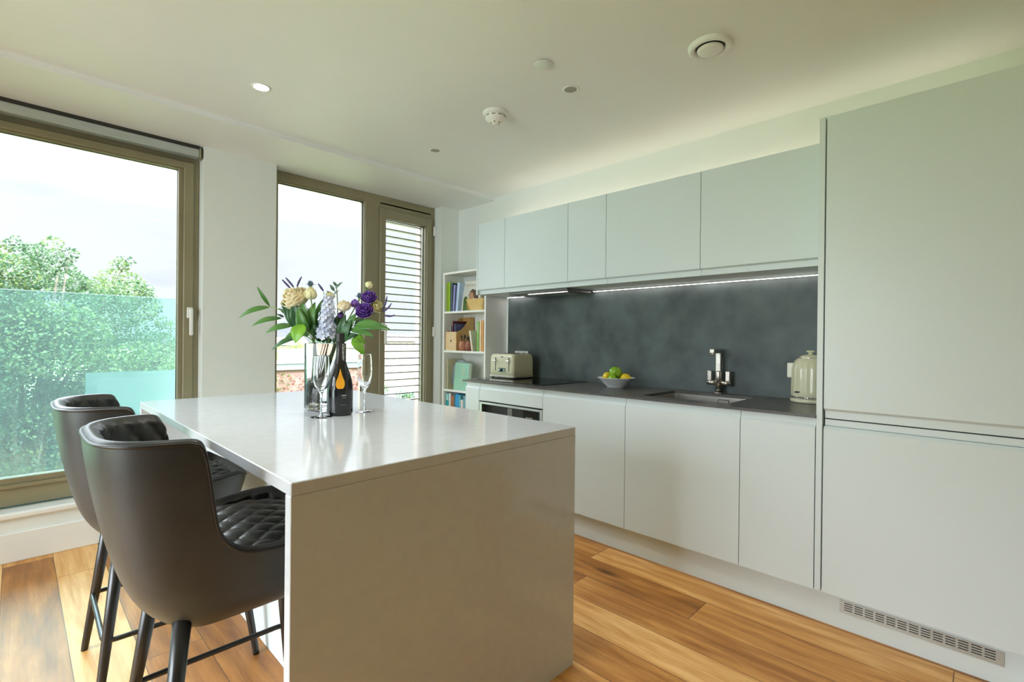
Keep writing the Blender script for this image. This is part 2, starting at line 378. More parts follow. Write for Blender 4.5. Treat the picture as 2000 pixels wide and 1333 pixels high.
# roller blind head box
t = empty('roller_blind', (0, 0, 0), label='rolled up aluminium roller blind box along the top of the large left window', cat='blind')
MB().box(-1.88, .812, YW+.008, YW+.070, 2.312, 2.363, .006, 2).build('head_box', M_ALU, t)
MB().box(-1.88, .815, YW+.014, YW+.08, 2.363, 2.3855).build('gap_shade', M_FRAMED, t)  # dark strip painted for the shade in the gap above the head box
MB().box(.812, .822, YW+.004, YW+.074, 2.306, 2.372, .003, 1).build('end_bracket', M_FRAME, t)

# ------------------------------------------------------------ kitchen island
IX0, IX1, IY0, IY1, ZI = .4138, 1.4193, 1.0645, 2.8747, .8613
t = empty('kitchen_island', ((IX0+IX1)/2, (IY0+IY1)/2, 0), label='white quartz waterfall kitchen island in the middle of the oak floor', cat='kitchen island')
def toloc(b, e):
    for v in b.bm.verts: v.co -= Vector(e.location)
    return b
b = MB(); b.box(IX0, IX1, IY0, IY1, ZI-.030, ZI, .002, 1)
b.box(IX0, IX1, IY0, IY0+.030, 0, ZI-.0302, .0015, 1); b.box(IX0, IX1, IY1-.030, IY1, 0, ZI-.0302, .0015, 1)
toloc(b, t).build('waterfall_worktop', M_QUARTZ, t)
b = MB(); b.box(.690, IX1-.02, IY0+.031, IY1-.031, .10, ZI-.031); b.box(.672, .690, IY0+.031, IY1-.031, .0, ZI-.031, .001, 1)
toloc(b, t).build('cabinet_body', M_CAB, t)
for k in range(3):
    y0 = IY0+.034+k*.581
    toloc(MB().box(IX1-.02, IX1-.003, y0, y0+.577, .11, ZI-.035, .0015, 1), t).build('door', M_CAB, t)
toloc(MB().box(.70, IX1-.06, IY0+.031, IY1-.031, 0, .10), t).build('plinth', M_CAB, t)

# ------------------------------------------------------------ bar stools
def make_stool():
    root = empty('bar_stool', (0, 0, 0))
    XB, XF, YH, CX = -.325, .215, .247, -.055
    Z0 = .490
    def plan(a, f=1.0):
        ca, sa = math.cos(a), math.sin(a)
        ex = 2/3.5 if ca < 0 else 2/4.6
        x = math.copysign(abs(ca)**ex, ca); y = math.copysign(abs(sa)**ex, sa)
        return x, y
    def height(x, y):
        s = .72/(1+math.exp(min(60, (x+.129)/.006))) + .28/(1+math.exp((x+.098)/.020))
        h = .676 + .279*s
        if x > .02: h += .012*min(1, (x-.02)/.12)
        fr = max(0., min(1., (x-.165)/.05)); fr = fr*fr*(3-2*fr)
        return h*(1-fr) + .668*fr
    # angular samples, denser where the wings drop
    A = []
    n = 360
    # re-space by arc length
    def quad(nn, m_=500):
        """quarter superellipse from (1,0) to (0,1), evenly spread"""
        k_ = .5**(1/nn); up_ = [((1-(k_*i/m_)**nn)**(1/nn), k_*i/m_) for i in range(m_)]
        return up_ + [(k_*(m_-i)/m_, (1-(k_*(m_-i)/m_)**nn)**(1/nn)) for i in range(m_+1)]
    qb, qf = quad(3.5), quad(4.6)
    loop = [(-x, -y) for x, y in qb][:-1] + [(x, -y) for x, y in reversed(qf)][:-1] + [(x, y) for x, y in qf][:-1] + [(-x, y) for x, y in reversed(qb)]
    pts = [(0, CX + x*(XF-XB)/2, y*YH, height(CX + x*(XF-XB)/2, y*YH)) for x, y in loop]
    cum = [0]
    for p, q in zip(pts, pts[1:]): cum.append(cum[-1] + math.dist(p[1:], q[1:]))
    tot = cum[-1]; j = 0; ring = []
    for i in range(n):
        s = tot*i/n
        while cum[j+1] < s: j += 1
        ring.append((pts[j][1], pts[j][2], pts[j][3], s))
    def outer(X, Y, H, tt):
        """tt 0 bottom, 1 rim"""
        sb = max(0., min(1., (.10-X)/.30)); sb = sb*sb*(3-2*sb); hr = .676 + .279*sb - .012
        tt2 = max(0., min(1., (Z0+(H-Z0)*tt-Z0)/(max(hr, .655)-Z0)))
        g = .42*(1-(1-tt2)**9) + .58*(1-(1-tt2)**1.4)
        q_ = max(0., min(1., (X+.25)/.40)); q_ = q_*q_*(3-2*q_)
        bx, by = CX + (X-CX)*(.40 + .24*q_) - .008*(1-q_), Y*.60
        # soft roll just below the rim
        fx = bx + (X-bx)*g; fy = by + (Y-by)*g
        z = Z0 + (H-Z0)*tt
        return Vector((fx, fy, z))
    TH = .042
    def inner(X, Y, d):
        v = Vector((X-CX, Y)); L_ = v.length
        # inward normal approx of a superellipse: pull both axes by d
        hx, hy = (XF-XB)/2, YH
        return (CX + (X-CX)*(hx-d)/hx, Y*(hy-d)/hy)
    rows = []
    NO = 22
    for k in range(NO+1):
        tt = k/NO; rows.append([outer(X, Y, H-.012, tt) for (X, Y, H, s) in ring])
    b = MB()
    b.loft(rows, True, False, True)
    # underside
    b.loft([[Vector((v.x*.0+CX*.6, 0, Z0-.004)) + (v-Vector((CX*.6, 0, Z0)))*.02 for v in rows[0]], [Vector((v.x*.94, v.y*.94, Z0-.006)) for v in rows[0]], rows[0]], True, True, True)
    b.build('outer_shell', M_LEATHER, root)
    # inner quilted lining: over the rim and down to the seat
    b = MB(); rows = []
    def prof(H):
        P = [(.001, H-.012), (.003, H-.006), (.009, H-.001), (.016, H-.002), (.022, H-.009)]
        zs = .585; top = H-.016; m_ = 60
        for k in range(m_+1):
            P.append((.028, top + (zs-top)*k/m_))
        return P
    m_ = len(prof(.9))
    G = [[None]*n for _ in range(m_)]
    for i, (X, Y, H, s) in enumerate(ring):
        for k, (d, z) in enumerate(prof(H)):
            # backrest leans: the lining follows the outer profile below the rim
            tt = max(0., min(1., (z-Z0)/max(H-Z0, .01))); g = 1-(1-tt)**2.1
            o_ = outer(X, Y, H-.012, min(1, max(0, (z-Z0)/(H-.012-Z0))))
            ix, iy = inner(X, Y, d)
            dx, dy = ix-X, iy-Y
            q = Vector((o_.x+dx, o_.y+dy, z))
            if k > 4:
                w = min(1., (k-4)/2)
                pu, pz = .060, .082
                aa = s/pu + (z-.62)/pz; bb = s/pu - (z-.62)/pz
                f = (abs(math.sin(PI*aa))*abs(math.sin(PI*bb)))**.42
                dr = Vector((dx, dy, 0)); dr.normalize()
                q += dr*(.012*f*w)
            G[k][i] = q
    # only the upper lining is ever seen, the seat covers the rest
    b.loft([G[k] for k in range(m_)], True, False, True)
    b.build('quilted_lining', M_LEATHER, root)
    # piping along the outer rim
    b = MB(); pr = [outer(X, Y, H-.012, 1) + Vector((0, 0, .001)) for (X, Y, H, s) in ring]
    b.tube([p for p in pr], .0038, 8, closed=True); b.build('piping', M_PIPING, root)
    # seat cushion, finely quilted: it fills the shell just inside the lining
    b = MB(); rings = []
    def rim_at(i, z, d):
        X, Y, H, s_ = ring[i]; t_ = max(0, min(1, (z-Z0)/(H-.012-Z0))); o_ = outer(X, Y, H-.012, t_)
        ix, iy = inner(X, Y, d); return Vector((o_.x+ix-X, o_.y+iy-Y, z))
    NR = 56; idx = list(range(0, n, 1))
    lowr = [rim_at(i, .575, .022) for i in idx]; rings.append(lowr)
    edge = [rim_at(i, .630, .018) for i in idx]
    c0 = Vector((CX-.006, 0, 0))
    for k in range(NR):
        r = 1-k/NR*.985; R_ = []
        for e_ in edge:
            x = c0.x+(e_.x-c0.x)*r; y = e_.y*r
            ed = max(0, (r-.84)/.16); z = .655 - .014*ed**2.5 + .008*(1-r*r)
            aa = (x+y)/.046; bb = (x-y)/.046
            z += .0085*(abs(math.sin(PI*aa*.62))*abs(math.sin(PI*bb*.62)))**.42*(1-ed)
            R_.append(Vector((x, y, z)))
        rings.append(R_)
    b.loft(rings, True, True, True)
    b.build('seat', M_LEATHER, root)
    # legs
    for sx in (-1, 1):
        for sy in (-1, 1):
            f = Vector((sx*.226, sy*.231, 0)); tp = Vector((sx*.160, sy*.146, .535))
            b = MB(); b.tube([f, f.lerp(tp, .02), f.lerp(tp, .5), tp], [.0105, .0110, .0155, .0195], 20)
            b.build('leg', M_LEG, root)
    # foot ring
    zb = .216; k = zb/.55
    hx, hy = .226-.056*k+.004, .231-.073*k+.004
    P = rrect(-hx, hx, -hy, hy, .035, 6)
    b = MB(); b.tube([(x, y, zb) for x, y in P], .0078, 12, closed=True); b.build('foot_ring', M_LEG, root)
    return root
stool = make_stool()
stool.location = (.433, 1.464, 0)
tag(stool, 'dark grey leather bar stool nearest the camera, its high back facing us', 'bar stool', 'quilted bar stools along the island')
s2 = copy_tree(stool); s2.location = (.408, 2.163, 0); s2.rotation_euler.z = -.014
tag(s2, 'dark grey leather bar stool standing farther away, beside the window', 'bar stool')

# ------------------------------------------------------------ base units
XD, XP, XWK, XS = 2.332, 2.381, 2.324, 2.9135
ZW = .874
def unit(y0, y1, label, door=(.148, .832), fascia=None, top=None):
    e = empty('base_cabinet', (2.62, (y0+y1)/2, .148), label=label, cat='cabinet', group='handleless base cabinets')
    g = .0015
    toloc(MB().box(XD+.024, XW-.02, y0+.0005, y1-.0005, .149, top or ZW-.030), e).build('body', M_CAB, e)
    toloc(MB().box(XD+.012, XD+.024, y0+.001, y1-.001, .80, ZW-.0135), e).build('recessed_rail', M_CAB, e)
    def front(nm, z0, z1):
        b = MB()
        P = [(XD, z0), (XD, z1-.012), (XD+.010, z1), (XD+.020, z1), (XD+.020, z0)]
        b.loft([[Vector((x, y, z)) for x, z in P] for y in (y0+g, y1-g)], True, True, False)
        toloc(b, e).build(nm, M_CAB, e)
    if door: front('door', *door)
    if fascia: front('fascia', *fascia)
    return e
unit(.5125, .813, 'narrow grey-white base cabinet next to the tall fridge housing, right of the sink')
unit(.813, 1.4145, 'wide grey-white base cabinet under the sink', top=.690)
unit(1.4145, 2.0094, 'wide grey-white base cabinet under the fruit bowl, right of the oven')
unit(2.611, 2.762, 'slim grey-white base cabinet at the far end beside the white bookcase')
e = empty('oven_housing', (2.62, 2.31, .148), label='base cabinet housing the built-in oven, with a plain white fascia above it', cat='cabinet')
toloc(MB().box(XD+.012, XD+.024, 2.011, 2.610, .80, ZW-.0135), e).build('recessed_rail', M_CAB, e)
b = MB(); b.loft([[Vector((x, y, z)) for x, z in ((XD, .738), (XD, .820), (XD+.010, .832), (XD+.020, .832), (XD+.020, .738))] for y in (2.011, 2.6095)], True, True, False)
toloc(b, e).build('fascia', M_CAB, e)
b = MB(); b.box(XD+.024, XW-.02, 2.0105, 2.020, .149, ZW-.03); b.box(XD+.024, XW-.02, 2.600, 2.6095, .149, ZW-.03); b.box(XD+.024, XW-.02, 2.02, 2.60, .735, .745)
toloc(b, e).build('body', M_CAB, e)
o = empty('built_in_oven', (2.6, 2.31, .15), label='built-in oven with black glass front half hidden behind the island', cat='oven')
b = MB(); frame_ring_y = None
for (y0, y1, z0, z1) in ((2.012, 2.036, .150, .728), (2.584, 2.6085, .150, .728), (2.036, 2.584, .700+.014, .728), (2.036, 2.584, .15, .165)):
    b.box(XD+.001, XD+.022, y0, y1, z0, z1, .001, 1)
toloc(b, o).build('steel_trim', M_ALU, o)
toloc(MB().box(XD+.024, 2.86, 2.022, 2.598, .150, .728), o).build('casing', M_DARK, o)
toloc(MB().box(XD+.006, XD+.023, 2.036, 2.584, .615, .714, .001, 1), o).build('control_panel', M_BLKGL, o)
toloc(MB().box(XD+.003, XD+.008, 2.282, 2.325, .625, .708, .001, 1), o).build('display', mat('grey_display', (.16, .17, .16), .3)[0], o, label='grey display panel')
toloc(MB().box(XD+.004, XD+.023, 2.036, 2.584, .166, .610, .002, 1), o).build('glass_door', M_BLKGL, o)
b = MB(); b.tube([(XD-.03, 2.08, .570), (XD-.03, 2.54, .570)], .008, 12); b.tube([(XD-.03, 2.10, .570), (XD+.005, 2.10, .570)], .006, 8); b.tube([(XD-.03, 2.52, .570), (XD+.005, 2.52, .570)], .006, 8)
toloc(b, o).build('door_handle', M_STEEL, o)
b = MB()
for k in range(5): b.box(XD+.0045, XD+.0062, 2.10+k*.012, 2.109+k*.012, .662, .667)
toloc(b, o).build('touch_marks', M_ALU, o)

# plinth and its grille
b = MB(); b.box(XP, XP+.016, -.135, 2.770, 0, .1475); b.build('plinth_board', M_CAB, label='long grey-white plinth board under the kitchen cabinets, touching the oak floor', cat='plinth')
g = empty('vent_grille', (XP-.003, .19, .092), label='long silver ventilation grille with rows of slots set in the plinth', cat='vent grille')
b = MB()
y0, y1, z0, z1 = -.048, .429, .068, .1185
cols = []
nc = 13; cw = (.413+.033)/nc
ys = [(.4125-k*cw-.0275, .4125-k*cw) for k in range(nc)]
# plate with slots: vertical bars and horizontal bars
zrows = [(.1085, .1125), (.0995, .1035), (.0905, .0945), (.0815, .0855)]
b.box(XP-.003, XP-.0005, y0, y1, z0, zrows[-1][0]); b.box(XP-.003, XP-.0005, y0, y1, zrows[0][1], z1)
for (a, c_), (d, f) in zip(zrows, zrows[1:]): b.box(XP-.003, XP-.0005, y0, y1, f, a)
edges = [y1] + [v for p in ys for v in (p[1], p[0])] + [y0]
for (zz0, zz1) in zrows:
    for i in range(0, len(edges), 2): b.box(XP-.003, XP-.0005, edges[i+1], edges[i], zz0, zz1)
toloc(b, g).build('slotted_plate', M_ALU, g)
toloc(MB().box(XP-.0006, XP-.0001, y0+.004, y1-.004, z0+.006, z1-.004), g).build('dark_backing', M_BLACK, g)

# end panel between base units and tall unit, tall unit
MB().box(XD, XW-.01, .4885, .5105, .148, 2.106, .001, 1).build('cabinet_end_panel', M_CAB, label='full height upright end panel between worktop and tall fridge cabinet', cat='panel')
e = empty('tall_fridge_cabinet', (2.6, .185, .148), label='tall grey-white integrated fridge cabinet with two flush doors at the right edge', cat='tall cabinet')
toloc(MB().box(XD+.024, XW-.01, -.118, .4825, .149, 2.105), e).build('body', M_CAB, e)
toloc(MB().box(XD+.014, XD+.0235, -.116, .481, .835, .8595), e).build('lower_grip_rail', M_CAB, e)
toloc(MB().box(XD+.014, XD+.0235, -.116, .481, .8645, .895), e).build('upper_grip_rail', M_CAB, e)
toloc(MB().box(XD+.0238, XD+.0245, -.116, .4815, .8595, .8645), e).build('shadow_gap', M_DARK, e)
b = MB(); b.loft([[Vector((x, y, z)) for x, z in ((XD, .148), (XD, .820), (XD+.012, .832), (XD+.020, .832), (XD+.020, .148))] for y in (-.118, .4835)], True, True, False)
toloc(b, e).build('lower_door', M_CAB, e)
b = MB(); b.loft([[Vector((x, y, z)) for x, z in ((XD, 2.105), (XD, .905), (XD+.012, .895), (XD+.020, .895), (XD+.020, 2.105))] for y in (-.118, .4835)], True, True, False)
toloc(b, e).build('upper_door', M_CAB, e)
MB().box(XD+.004, XW-.01, -.138, -.1195, 0, 2.106, .001, 1).build('cabinet_end_panel', M_CAB, label='full height end panel closing the outer right side of the fridge cabinet', cat='panel')

# worktop with sink cut-out
SX0, SX1, SY0, SY1 = 2.428, 2.815, .905, 1.368
b = MB(); z0, z1 = ZW-.0125, ZW
out = [(XWK, .511), (XWK, 2.791), (XS-.0005, 2.791), (XS-.0005, .511)]
hole = rrect(SX0, SX1, SY0, SY1, .012, 4)
def ringface(z, flip):
    bm = b.bm; ov = [bm.verts.new((x, y, z)) for x, y in out]; hv = [bm.verts.new((x, y, z)) for x, y in hole]
    oe = [bm.edges.new((ov[i], ov[(i+1) % 4])) for i in range(4)]; he = [bm.edges.new((hv[i], hv[(i+1) % len(hv)])) for i in range(len(hv))]
    bmesh.ops.triangle_fill(bm, edges=oe+he, use_beauty=True)
    return ov, hv
o1, h1 = ringface(z1, 0); o0, h0 = ringface(z0, 1)
for i in range(4): b._f((o0[i], o0[(i+1) % 4], o1[(i+1) % 4], o1[i]))
for i in range(len(hole)): b._f((h0[i], h0[(i+1) % len(hole)], h1[(i+1) % len(hole)], h1[i]))
b.build('kitchen_worktop', M_TOP, label='thin dark charcoal worktop running over the base cabinets', cat='worktop')
MB().box(XS, XW-.001, .511, 2.904, ZW, 1.5300).build('splashback', M_SPLASH, label='dark concrete-look splashback panel behind sink and hob', cat='splashback')

# sink
s = empty('kitchen_sink', ((SX0+SX1)/2, (SY0+SY1)/2, .70), label='undermounted stainless steel sink set into the dark worktop', cat='sink')
b = MB(); a0 = rrect(SX0-.012, SX1+.012, SY0-.012, SY1+.012, .02, 5); a1 = rrect(SX0-.002, SX1+.002, SY0-.002, SY1+.002, .014, 5)
a2 = rrect(SX0, SX1, SY0, SY1, .014, 5); a3 = rrect(SX0+.012, SX1-.012, SY0+.012, SY1-.012, .02, 5)
b.loft([[Vector((x, y, z)) for x, y in r] for r, z in ((a0, ZW-.013), (a1, ZW-.013), (a2, ZW-.016), (a2, .715), (a3, .700))], True, False, False); b._f([b.bm.verts.new((x, y, .700)) for x, y in a3])
toloc(b, s).build('basin', M_STEEL, s)
b = MB(); b.lathe([(.0, .002), (.034, .002), (.038, .0045), (.040, .001)], ((SX0+SX1)/2, (SY0+SY1)/2, .7), 24); toloc(b, s).build('waste', M_CHROME, s)
b = MB(); b.box(SX1-.003, SX1-.001, 1.045, 1.100, .820, .842, .0006, 1); toloc(b, s).build('overflow_plate', M_STEEL, s)
b = MB(); 
for q in ((1.042, 1.045, .817, .845), (1.100, 1.103, .817, .845), (1.042, 1.103, .842, .845), (1.042, 1.103, .817, .820)): b.box(SX1-.0025, SX1-.0005, *q)
toloc(b, s).build('overflow_slot', M_DARK, s)

# tap
s = empty('kitchen_tap', (2.866, 1.120, ZW), label='brushed nickel mixer tap with two lever handles behind the sink', cat='tap')
b = MB(); b.lathe([(.0, 0), (.027, 0), (.027, .006), (.022, .008)], (0, 0, 0), 28); b.lathe([(.0, .004), (.0205, .004), (.0205, .125), (.018, .132), (.0175, .132)], (0, 0, 0), 28); b.build('body', M_NICKEL, s)
b = MB(); b.box(-.015, .015, -.015, .015, .125, .258, .004, 2); b.build('column', M_NICKEL, s)
b = MB(); b.box(-.105, .015, -.014, .014, .234, .260, .004, 2); b.tube([(-.092, 0, .236), (-.092, 0, .222)], .010, 16); b.build('spout', M_NICKEL, s)
for sy in (-1, 1):
    b = MB(); b.tube([(0, sy*.012, .062), (0, sy*.066, .062)], .0155, 18); b.build('valve_arm', M_NICKEL, s)
    b = MB(); b.box(-.010, .010, sy*.052-.013, sy*.052+.013, .072, .132, .004, 2); b.build('lever', M_NICKEL, s)

# induction hob
s = empty('induction_hob', (2.655, 2.435, ZW), label='black glass induction hob flush on the worktop beneath the hood', cat='hob')
toloc(MB().box(2.412, 2.900, 2.075, 2.797, ZW, ZW+.0045, .0015, 2), s).build('glass_plate', M_BLKGL, s)
mk = mat('hob_marking', (.12, .12, .12), .3)[0]
for (x, y, r) in ((2.55, 2.25, .085), (2.77, 2.25, .07), (2.52, 2.60, .07)):
    b = MB(); n = 48; b.loft([[Vector((x+q*math.cos(2*PI*i/n), y+q*math.sin(2*PI*i/n), ZW+.0047)) for i in range(n)] for q in (r, r+.0015)], True, False, False)
    toloc(b, s).build('cooking_zone', mk, s)

# ------------------------------------------------------------ wall units
XU, ZU0, ZUB, ZU1 = 2.574, 1.5623, 1.5305, 2.0896
labs = ['wide grey-white wall cabinet beside the tall fridge cabinet', 'wide grey-white wall cabinet above the fruit bowl, second from the fridge cabinet',
        'narrow grey-white wall cabinet between two wide ones, mid row', 'wide grey-white wall cabinet above the hob and hood', 'narrow grey-white wall cabinet at the far end above the toaster']
for (y0, y1), lb in zip(((.5125, 1.1136), (1.1136, 1.7115), (1.7115, 2.0117), (2.0117, 2.6108), (2.6108, 2.9120)), labs):
    e = empty('wall_cabinet', (2.75, (y0+y1)/2, ZUB), label=lb, cat='cabinet', group='handleless wall cabinets')
    toloc(MB().box(XU+.0205, XW-.001, y0+.0008, y1-.0008, ZUB+.0005, ZU1-.002), e).build('body', M_CAB, e)
    b = MB(); b.loft([[Vector((x, y, z)) for x, z in ((XU, ZU1), (XU, ZU0+.006), (XU+.008, ZU0), (XU+.0185, ZU0), (XU+.0185, ZU1))] for y in (y0+.0015, y1-.0015)], True, True, False)
    toloc(b, e).build('door', M_CAB, e)
MB().box(XU, XW-.001, 2.9135, 2.932, ZUB-.002, ZU1, .001, 1).build('cabinet_side_panel', M_CAB, label='thin white side panel at the far end of the wall cabinets', cat='panel')

# cooker hood under the hob cabinet
s = empty('cooker_hood', (2.74, 2.31, ZUB), label='slim dark telescopic cooker hood under the wall cabinet above the hob', cat='cooker hood')
toloc(MB().box(2.604, 2.880, 2.035, 2.590, ZUB-.022, ZUB, .002, 1), s).build('casing', mat('hood_grey', (.10, .10, .09), .35, .6)[0], s)
toloc(MB().box(2.660, 2.850, 2.10, 2.53, ZUB-.0245, ZUB-.0222), s).build('grease_filter', M_STEEL, s)
toloc(MB().box(2.630, 2.641, 2.06, 2.42, ZUB-.0245, ZUB-.0222), s).build('light_bar', M_HLED, s)
for y0, y1, lb in ((.530, 2.030, 'long glowing LED strip under the wall cabinets above the sink'), (2.600, 2.895, 'short glowing LED strip above the toaster, left of the hood')):
    s = empty('led_strip', (2.893, (y0+y1)/2, ZUB), label=lb, cat='light', group='under-cabinet LED strips')
    toloc(MB().box(2.886, 2.902, y0, y1, ZUB-.006, ZUB), s).build('channel', M_ALU, s)
    toloc(MB().box(2.888, 2.900, y0+.004, y1-.004, ZUB-.0075, ZUB-.0062), s).build('diffuser', M_LED, s)

s = empty('led_strip', (2.86, 1.72, ZU1), label='added warm LED strip lying on top of the wall cabinets, washing wall and ceiling', cat='light')  # unseen strip added to brighten the wall and ceiling above the cabinets
toloc(MB().box(2.845, 2.875, .53, 2.90, ZU1-.002, ZU1+.006), s).build('channel', M_ALU, s)
toloc(MB().box(2.849, 2.871, .54, 2.89, ZU1+.0062, ZU1+.008), s).build('diffuser', M_ULED, s)
s = empty('led_strip', (2.86, .18, 2.106), label='added warm LED strip lying on top of the tall fridge cabinet', cat='light')  # second added strip, lifts the ceiling over the tall cabinet
toloc(MB().box(2.845, 2.875, -.11, .47, 2.105, 2.112), s).build('channel', M_ALU, s)
toloc(MB().box(2.849, 2.871, -.10, .46, 2.1122, 2.114), s).build('diffuser', M_ULED, s)

# wall socket behind the toaster
s = empty('wall_socket', (XS, 2.74, 1.05), label='white double wall socket on the splashback behind the toaster', cat='socket')
toloc(MB().box(XS-.009, XS-.0002, 2.668, 2.813, 1.000, 1.082, .003, 2), s).build('plate', M_PORC, s)
for y in (2.705, 2.775): toloc(MB().box(XS-.014, XS-.0088, y-.010, y+.010, 1.056, 1.074, .002, 1), s).build('switch', mat('socket_switch', (.5, .52, .5), .4)[0], s)
for y in (2.705, 2.775):
    b = MB(); b.box(XS-.0096, XS-.0088, y-.003, y+.003, 1.036, 1.046); b.box(XS-.0096, XS-.0088, y-.014, y-.007, 1.020, 1.024); b.box(XS-.0096, XS-.0088, y+.007, y+.014, 1.020, 1.024)
    toloc(b, s).build('pin_holes', M_BLACK, s)

# ------------------------------------------------------------ toaster
ZH = ZW+.0047
s = empty('toaster', (2.70, 2.662, ZH), label='cream four-slice toaster with ribbed sides standing on the hob', cat='toaster')
def toaster_ring(z, inset, amp):
    x0, x1, y0, y1 = -.100+inset, .130-inset, -.130+inset, .130-inset
    P = []
    R = .022; per = []
    n1 = 160
    base = rrect(x0, x1, y0, y1, R, 8)
    # resample
    cum = [0]; Q = base+[base[0]]
    for a, c_ in zip(Q, Q[1:]): cum.append(cum[-1]+math.dist(a, c_))
    j = 0
    for i in range(n1*2):
        d = cum[-1]*i/(n1*2)
        while cum[j+1] < d: j += 1
        tt = (d-cum[j])/max(cum[j+1]-cum[j], 1e-9); x = Q[j][0]+(Q[j+1][0]-Q[j][0])*tt; y = Q[j][1]+(Q[j+1][1]-Q[j][1])*tt
        f = 0
        if abs(abs(y)-(y1)) < .004 and x0+.016 < x < x1-.016: f = amp*(.5-.5*math.cos(2*PI*(x-x0)/.0185))
        P.append(Vector((x, y-math.copysign(f, y), z)))
    return P
b = MB(); prof = [(.018, .004, .0), (.022, .0, .003), (.06, .0, .0035), (.13, .0, .0035), (.160, .002, .0035), (.174, .006, .003), (.183, .014, .002), (.188, .026, 0), (.1885, .05, 0)]
b.loft([toaster_ring(z, i, a) for z, i, a in prof], True, True, True); b.build('body', M_CREAM, s)
b = MB(); b.loft([toaster_ring(z, i, 0) for z, i in ((.004, .008), (.006, .002), (.014, -.004), (.018, -.002), (.0185, .004))], True, True, True); b.build('base', M_CREAM, s)
b = MB(); b.loft([toaster_ring(z, i, 0) for z, i in ((.0165, -.0052), (.0185, -.0058), (.0205, -.0052))], True, False, True); b.build('chrome_band', M_CHROME, s)
for x, y in ((-.08, -.11), (.11, -.11), (-.08, .11), (.11, .11)): MB().lathe([(.0, 0), (.010, 0), (.010, .006), (0, .006)], (x, y, 0), 12).build('foot', M_BLACK, s)
for y in (-.082, .062):
    b = MB(); b.box(-.1012, -.0990, y-.003, y+.003, .055, .158); b.build('lever_slot', M_DARK, s)
    b = MB(); b.box(-.122, -.1005, y-.016, y+.016, .128, .139, .004, 2); b.build('lever', M_CHROME, s)
MB().box(-.1025, -.0995, -.046, .032, .048, .080, .002, 1).build('control_panel', mat('toaster_panel', (.16, .22, .22), .25, .3)[0], s, label='dark rectangular control panel')
b = MB(); Mx = Matrix.Translation((-.1025, -.004, .063)) @ Matrix.Rotation(-PI/2, 4, 'Y'); b.lathe([(0, 0), (.011, 0), (.010, .010), (0, .010)], (0, 0, 0), 20, M=Mx); b.build('dial', M_BLACK, s)
for y in (-.035, .020): MB().box(-.1045, -.1022, y-.005, y+.005, .058, .068, .001, 1).build('button', M_CHROME, s)
MB().box(-.1015, -.0990, -.022, .006, .160, .166, .001, 1).build('badge', M_DARK, s, label='small dark badge')
for x in (-.062, -.018, .038, .082): MB().box(x-.011, x+.011, -.105, .105, .1878, .1892).build('bread_slot', M_DARK, s)

# ------------------------------------------------------------ kettle
s = empty('electric_kettle', (2.80, .640, ZW), label='cream dome kettle with ribbed body beside the tall cabinet', cat='kettle')
def ribbed(z, r, amp, n=192): return [Vector(((r-amp*(.5-.5*math.cos(16*2*PI*i/n)))*math.cos(2*PI*i/n), (r-amp*(.5-.5*math.cos(16*2*PI*i/n)))*math.sin(2*PI*i/n), z)) for i in range(n)]
b = MB(); b.loft([ribbed(z, r, a) for z, r, a in ((.030, .083, .0), (.034, .085, .001), (.06, .0855, .003), (.12, .084, .0035), (.165, .083, .003), (.190, .0785, .002), (.208, .070, .001), (.220, .058, 0), (.226, .048, 0))], True, True, True); b.build('body', M_CREAM, s)
b = MB(); b.lathe([(0, 0), (.080, 0), (.088, .004), (.088, .014), (.085, .019), (0, .019)], n=48); b.build('base', M_CREAM, s)
b = MB(); b.lathe([(0, .019), (.081, .019), (.081, .024), (.0855, .026), (.0855, .031), (0, .031)], n=48); b.build('chrome_ring', M_CHROME, s)
b = MB(); b.lathe([(.050, .222), (.0485, .230), (.030, .238), (.012, .241), (.009, .244), (.009, .250), (.019, .253), (.021, .257), (.018, .261), (0, .262)], n=36); b.build('lid', M_CREAM, s)
b = MB(); b.lathe([(.0505, .221), (.0515, .224), (.050, .227)], n=36); b.build('lid_ring', M_CHROME, s)
b = MB(); b.box(-.012, .012, .070, .104, .120, .196, .005, 2)
b.build('handle', M_CREAMP, s, label='pale rectangular grip')
b = MB(); b.loft([[Vector((-.02, -.068, .20)), Vector((.02, -.068, .20)), Vector((.004, -.098, .212)), Vector((-.004, -.098, .212))], [Vector((-.014, -.078, .15)), Vector((.014, -.078, .15)), Vector((.004, -.082, .15)), Vector((-.004, -.082, .15))]], True, True, False); b.build('spout', M_CREAM, s)
b = MB()
a0 = math.atan2(.32, -1)
for k, (w, hh) in enumerate(((.004, .009), (.004, .007), (.004, .009), (.003, .006), (.003, .006))):
    a = PI-.42-.0+ -k*.07 + .05; r = .0862
    Mx = Matrix.Rotation(a, 4, 'Z'); b.box(r-.002, r+.0006, -w/2, w/2, .050, .050+hh, M=Mx)
b.build('badge', M_DARK, s, label='small dark lettering badge')
b = MB()
for k in range(7):
    Mx = Matrix.Rotation(PI-.62+k*.16, 4, 'Z'); b.box(.0845, .0864, -.003, .003, .0262, .0308, M=Mx)
b.build('ring_marks', M_DARK, s)

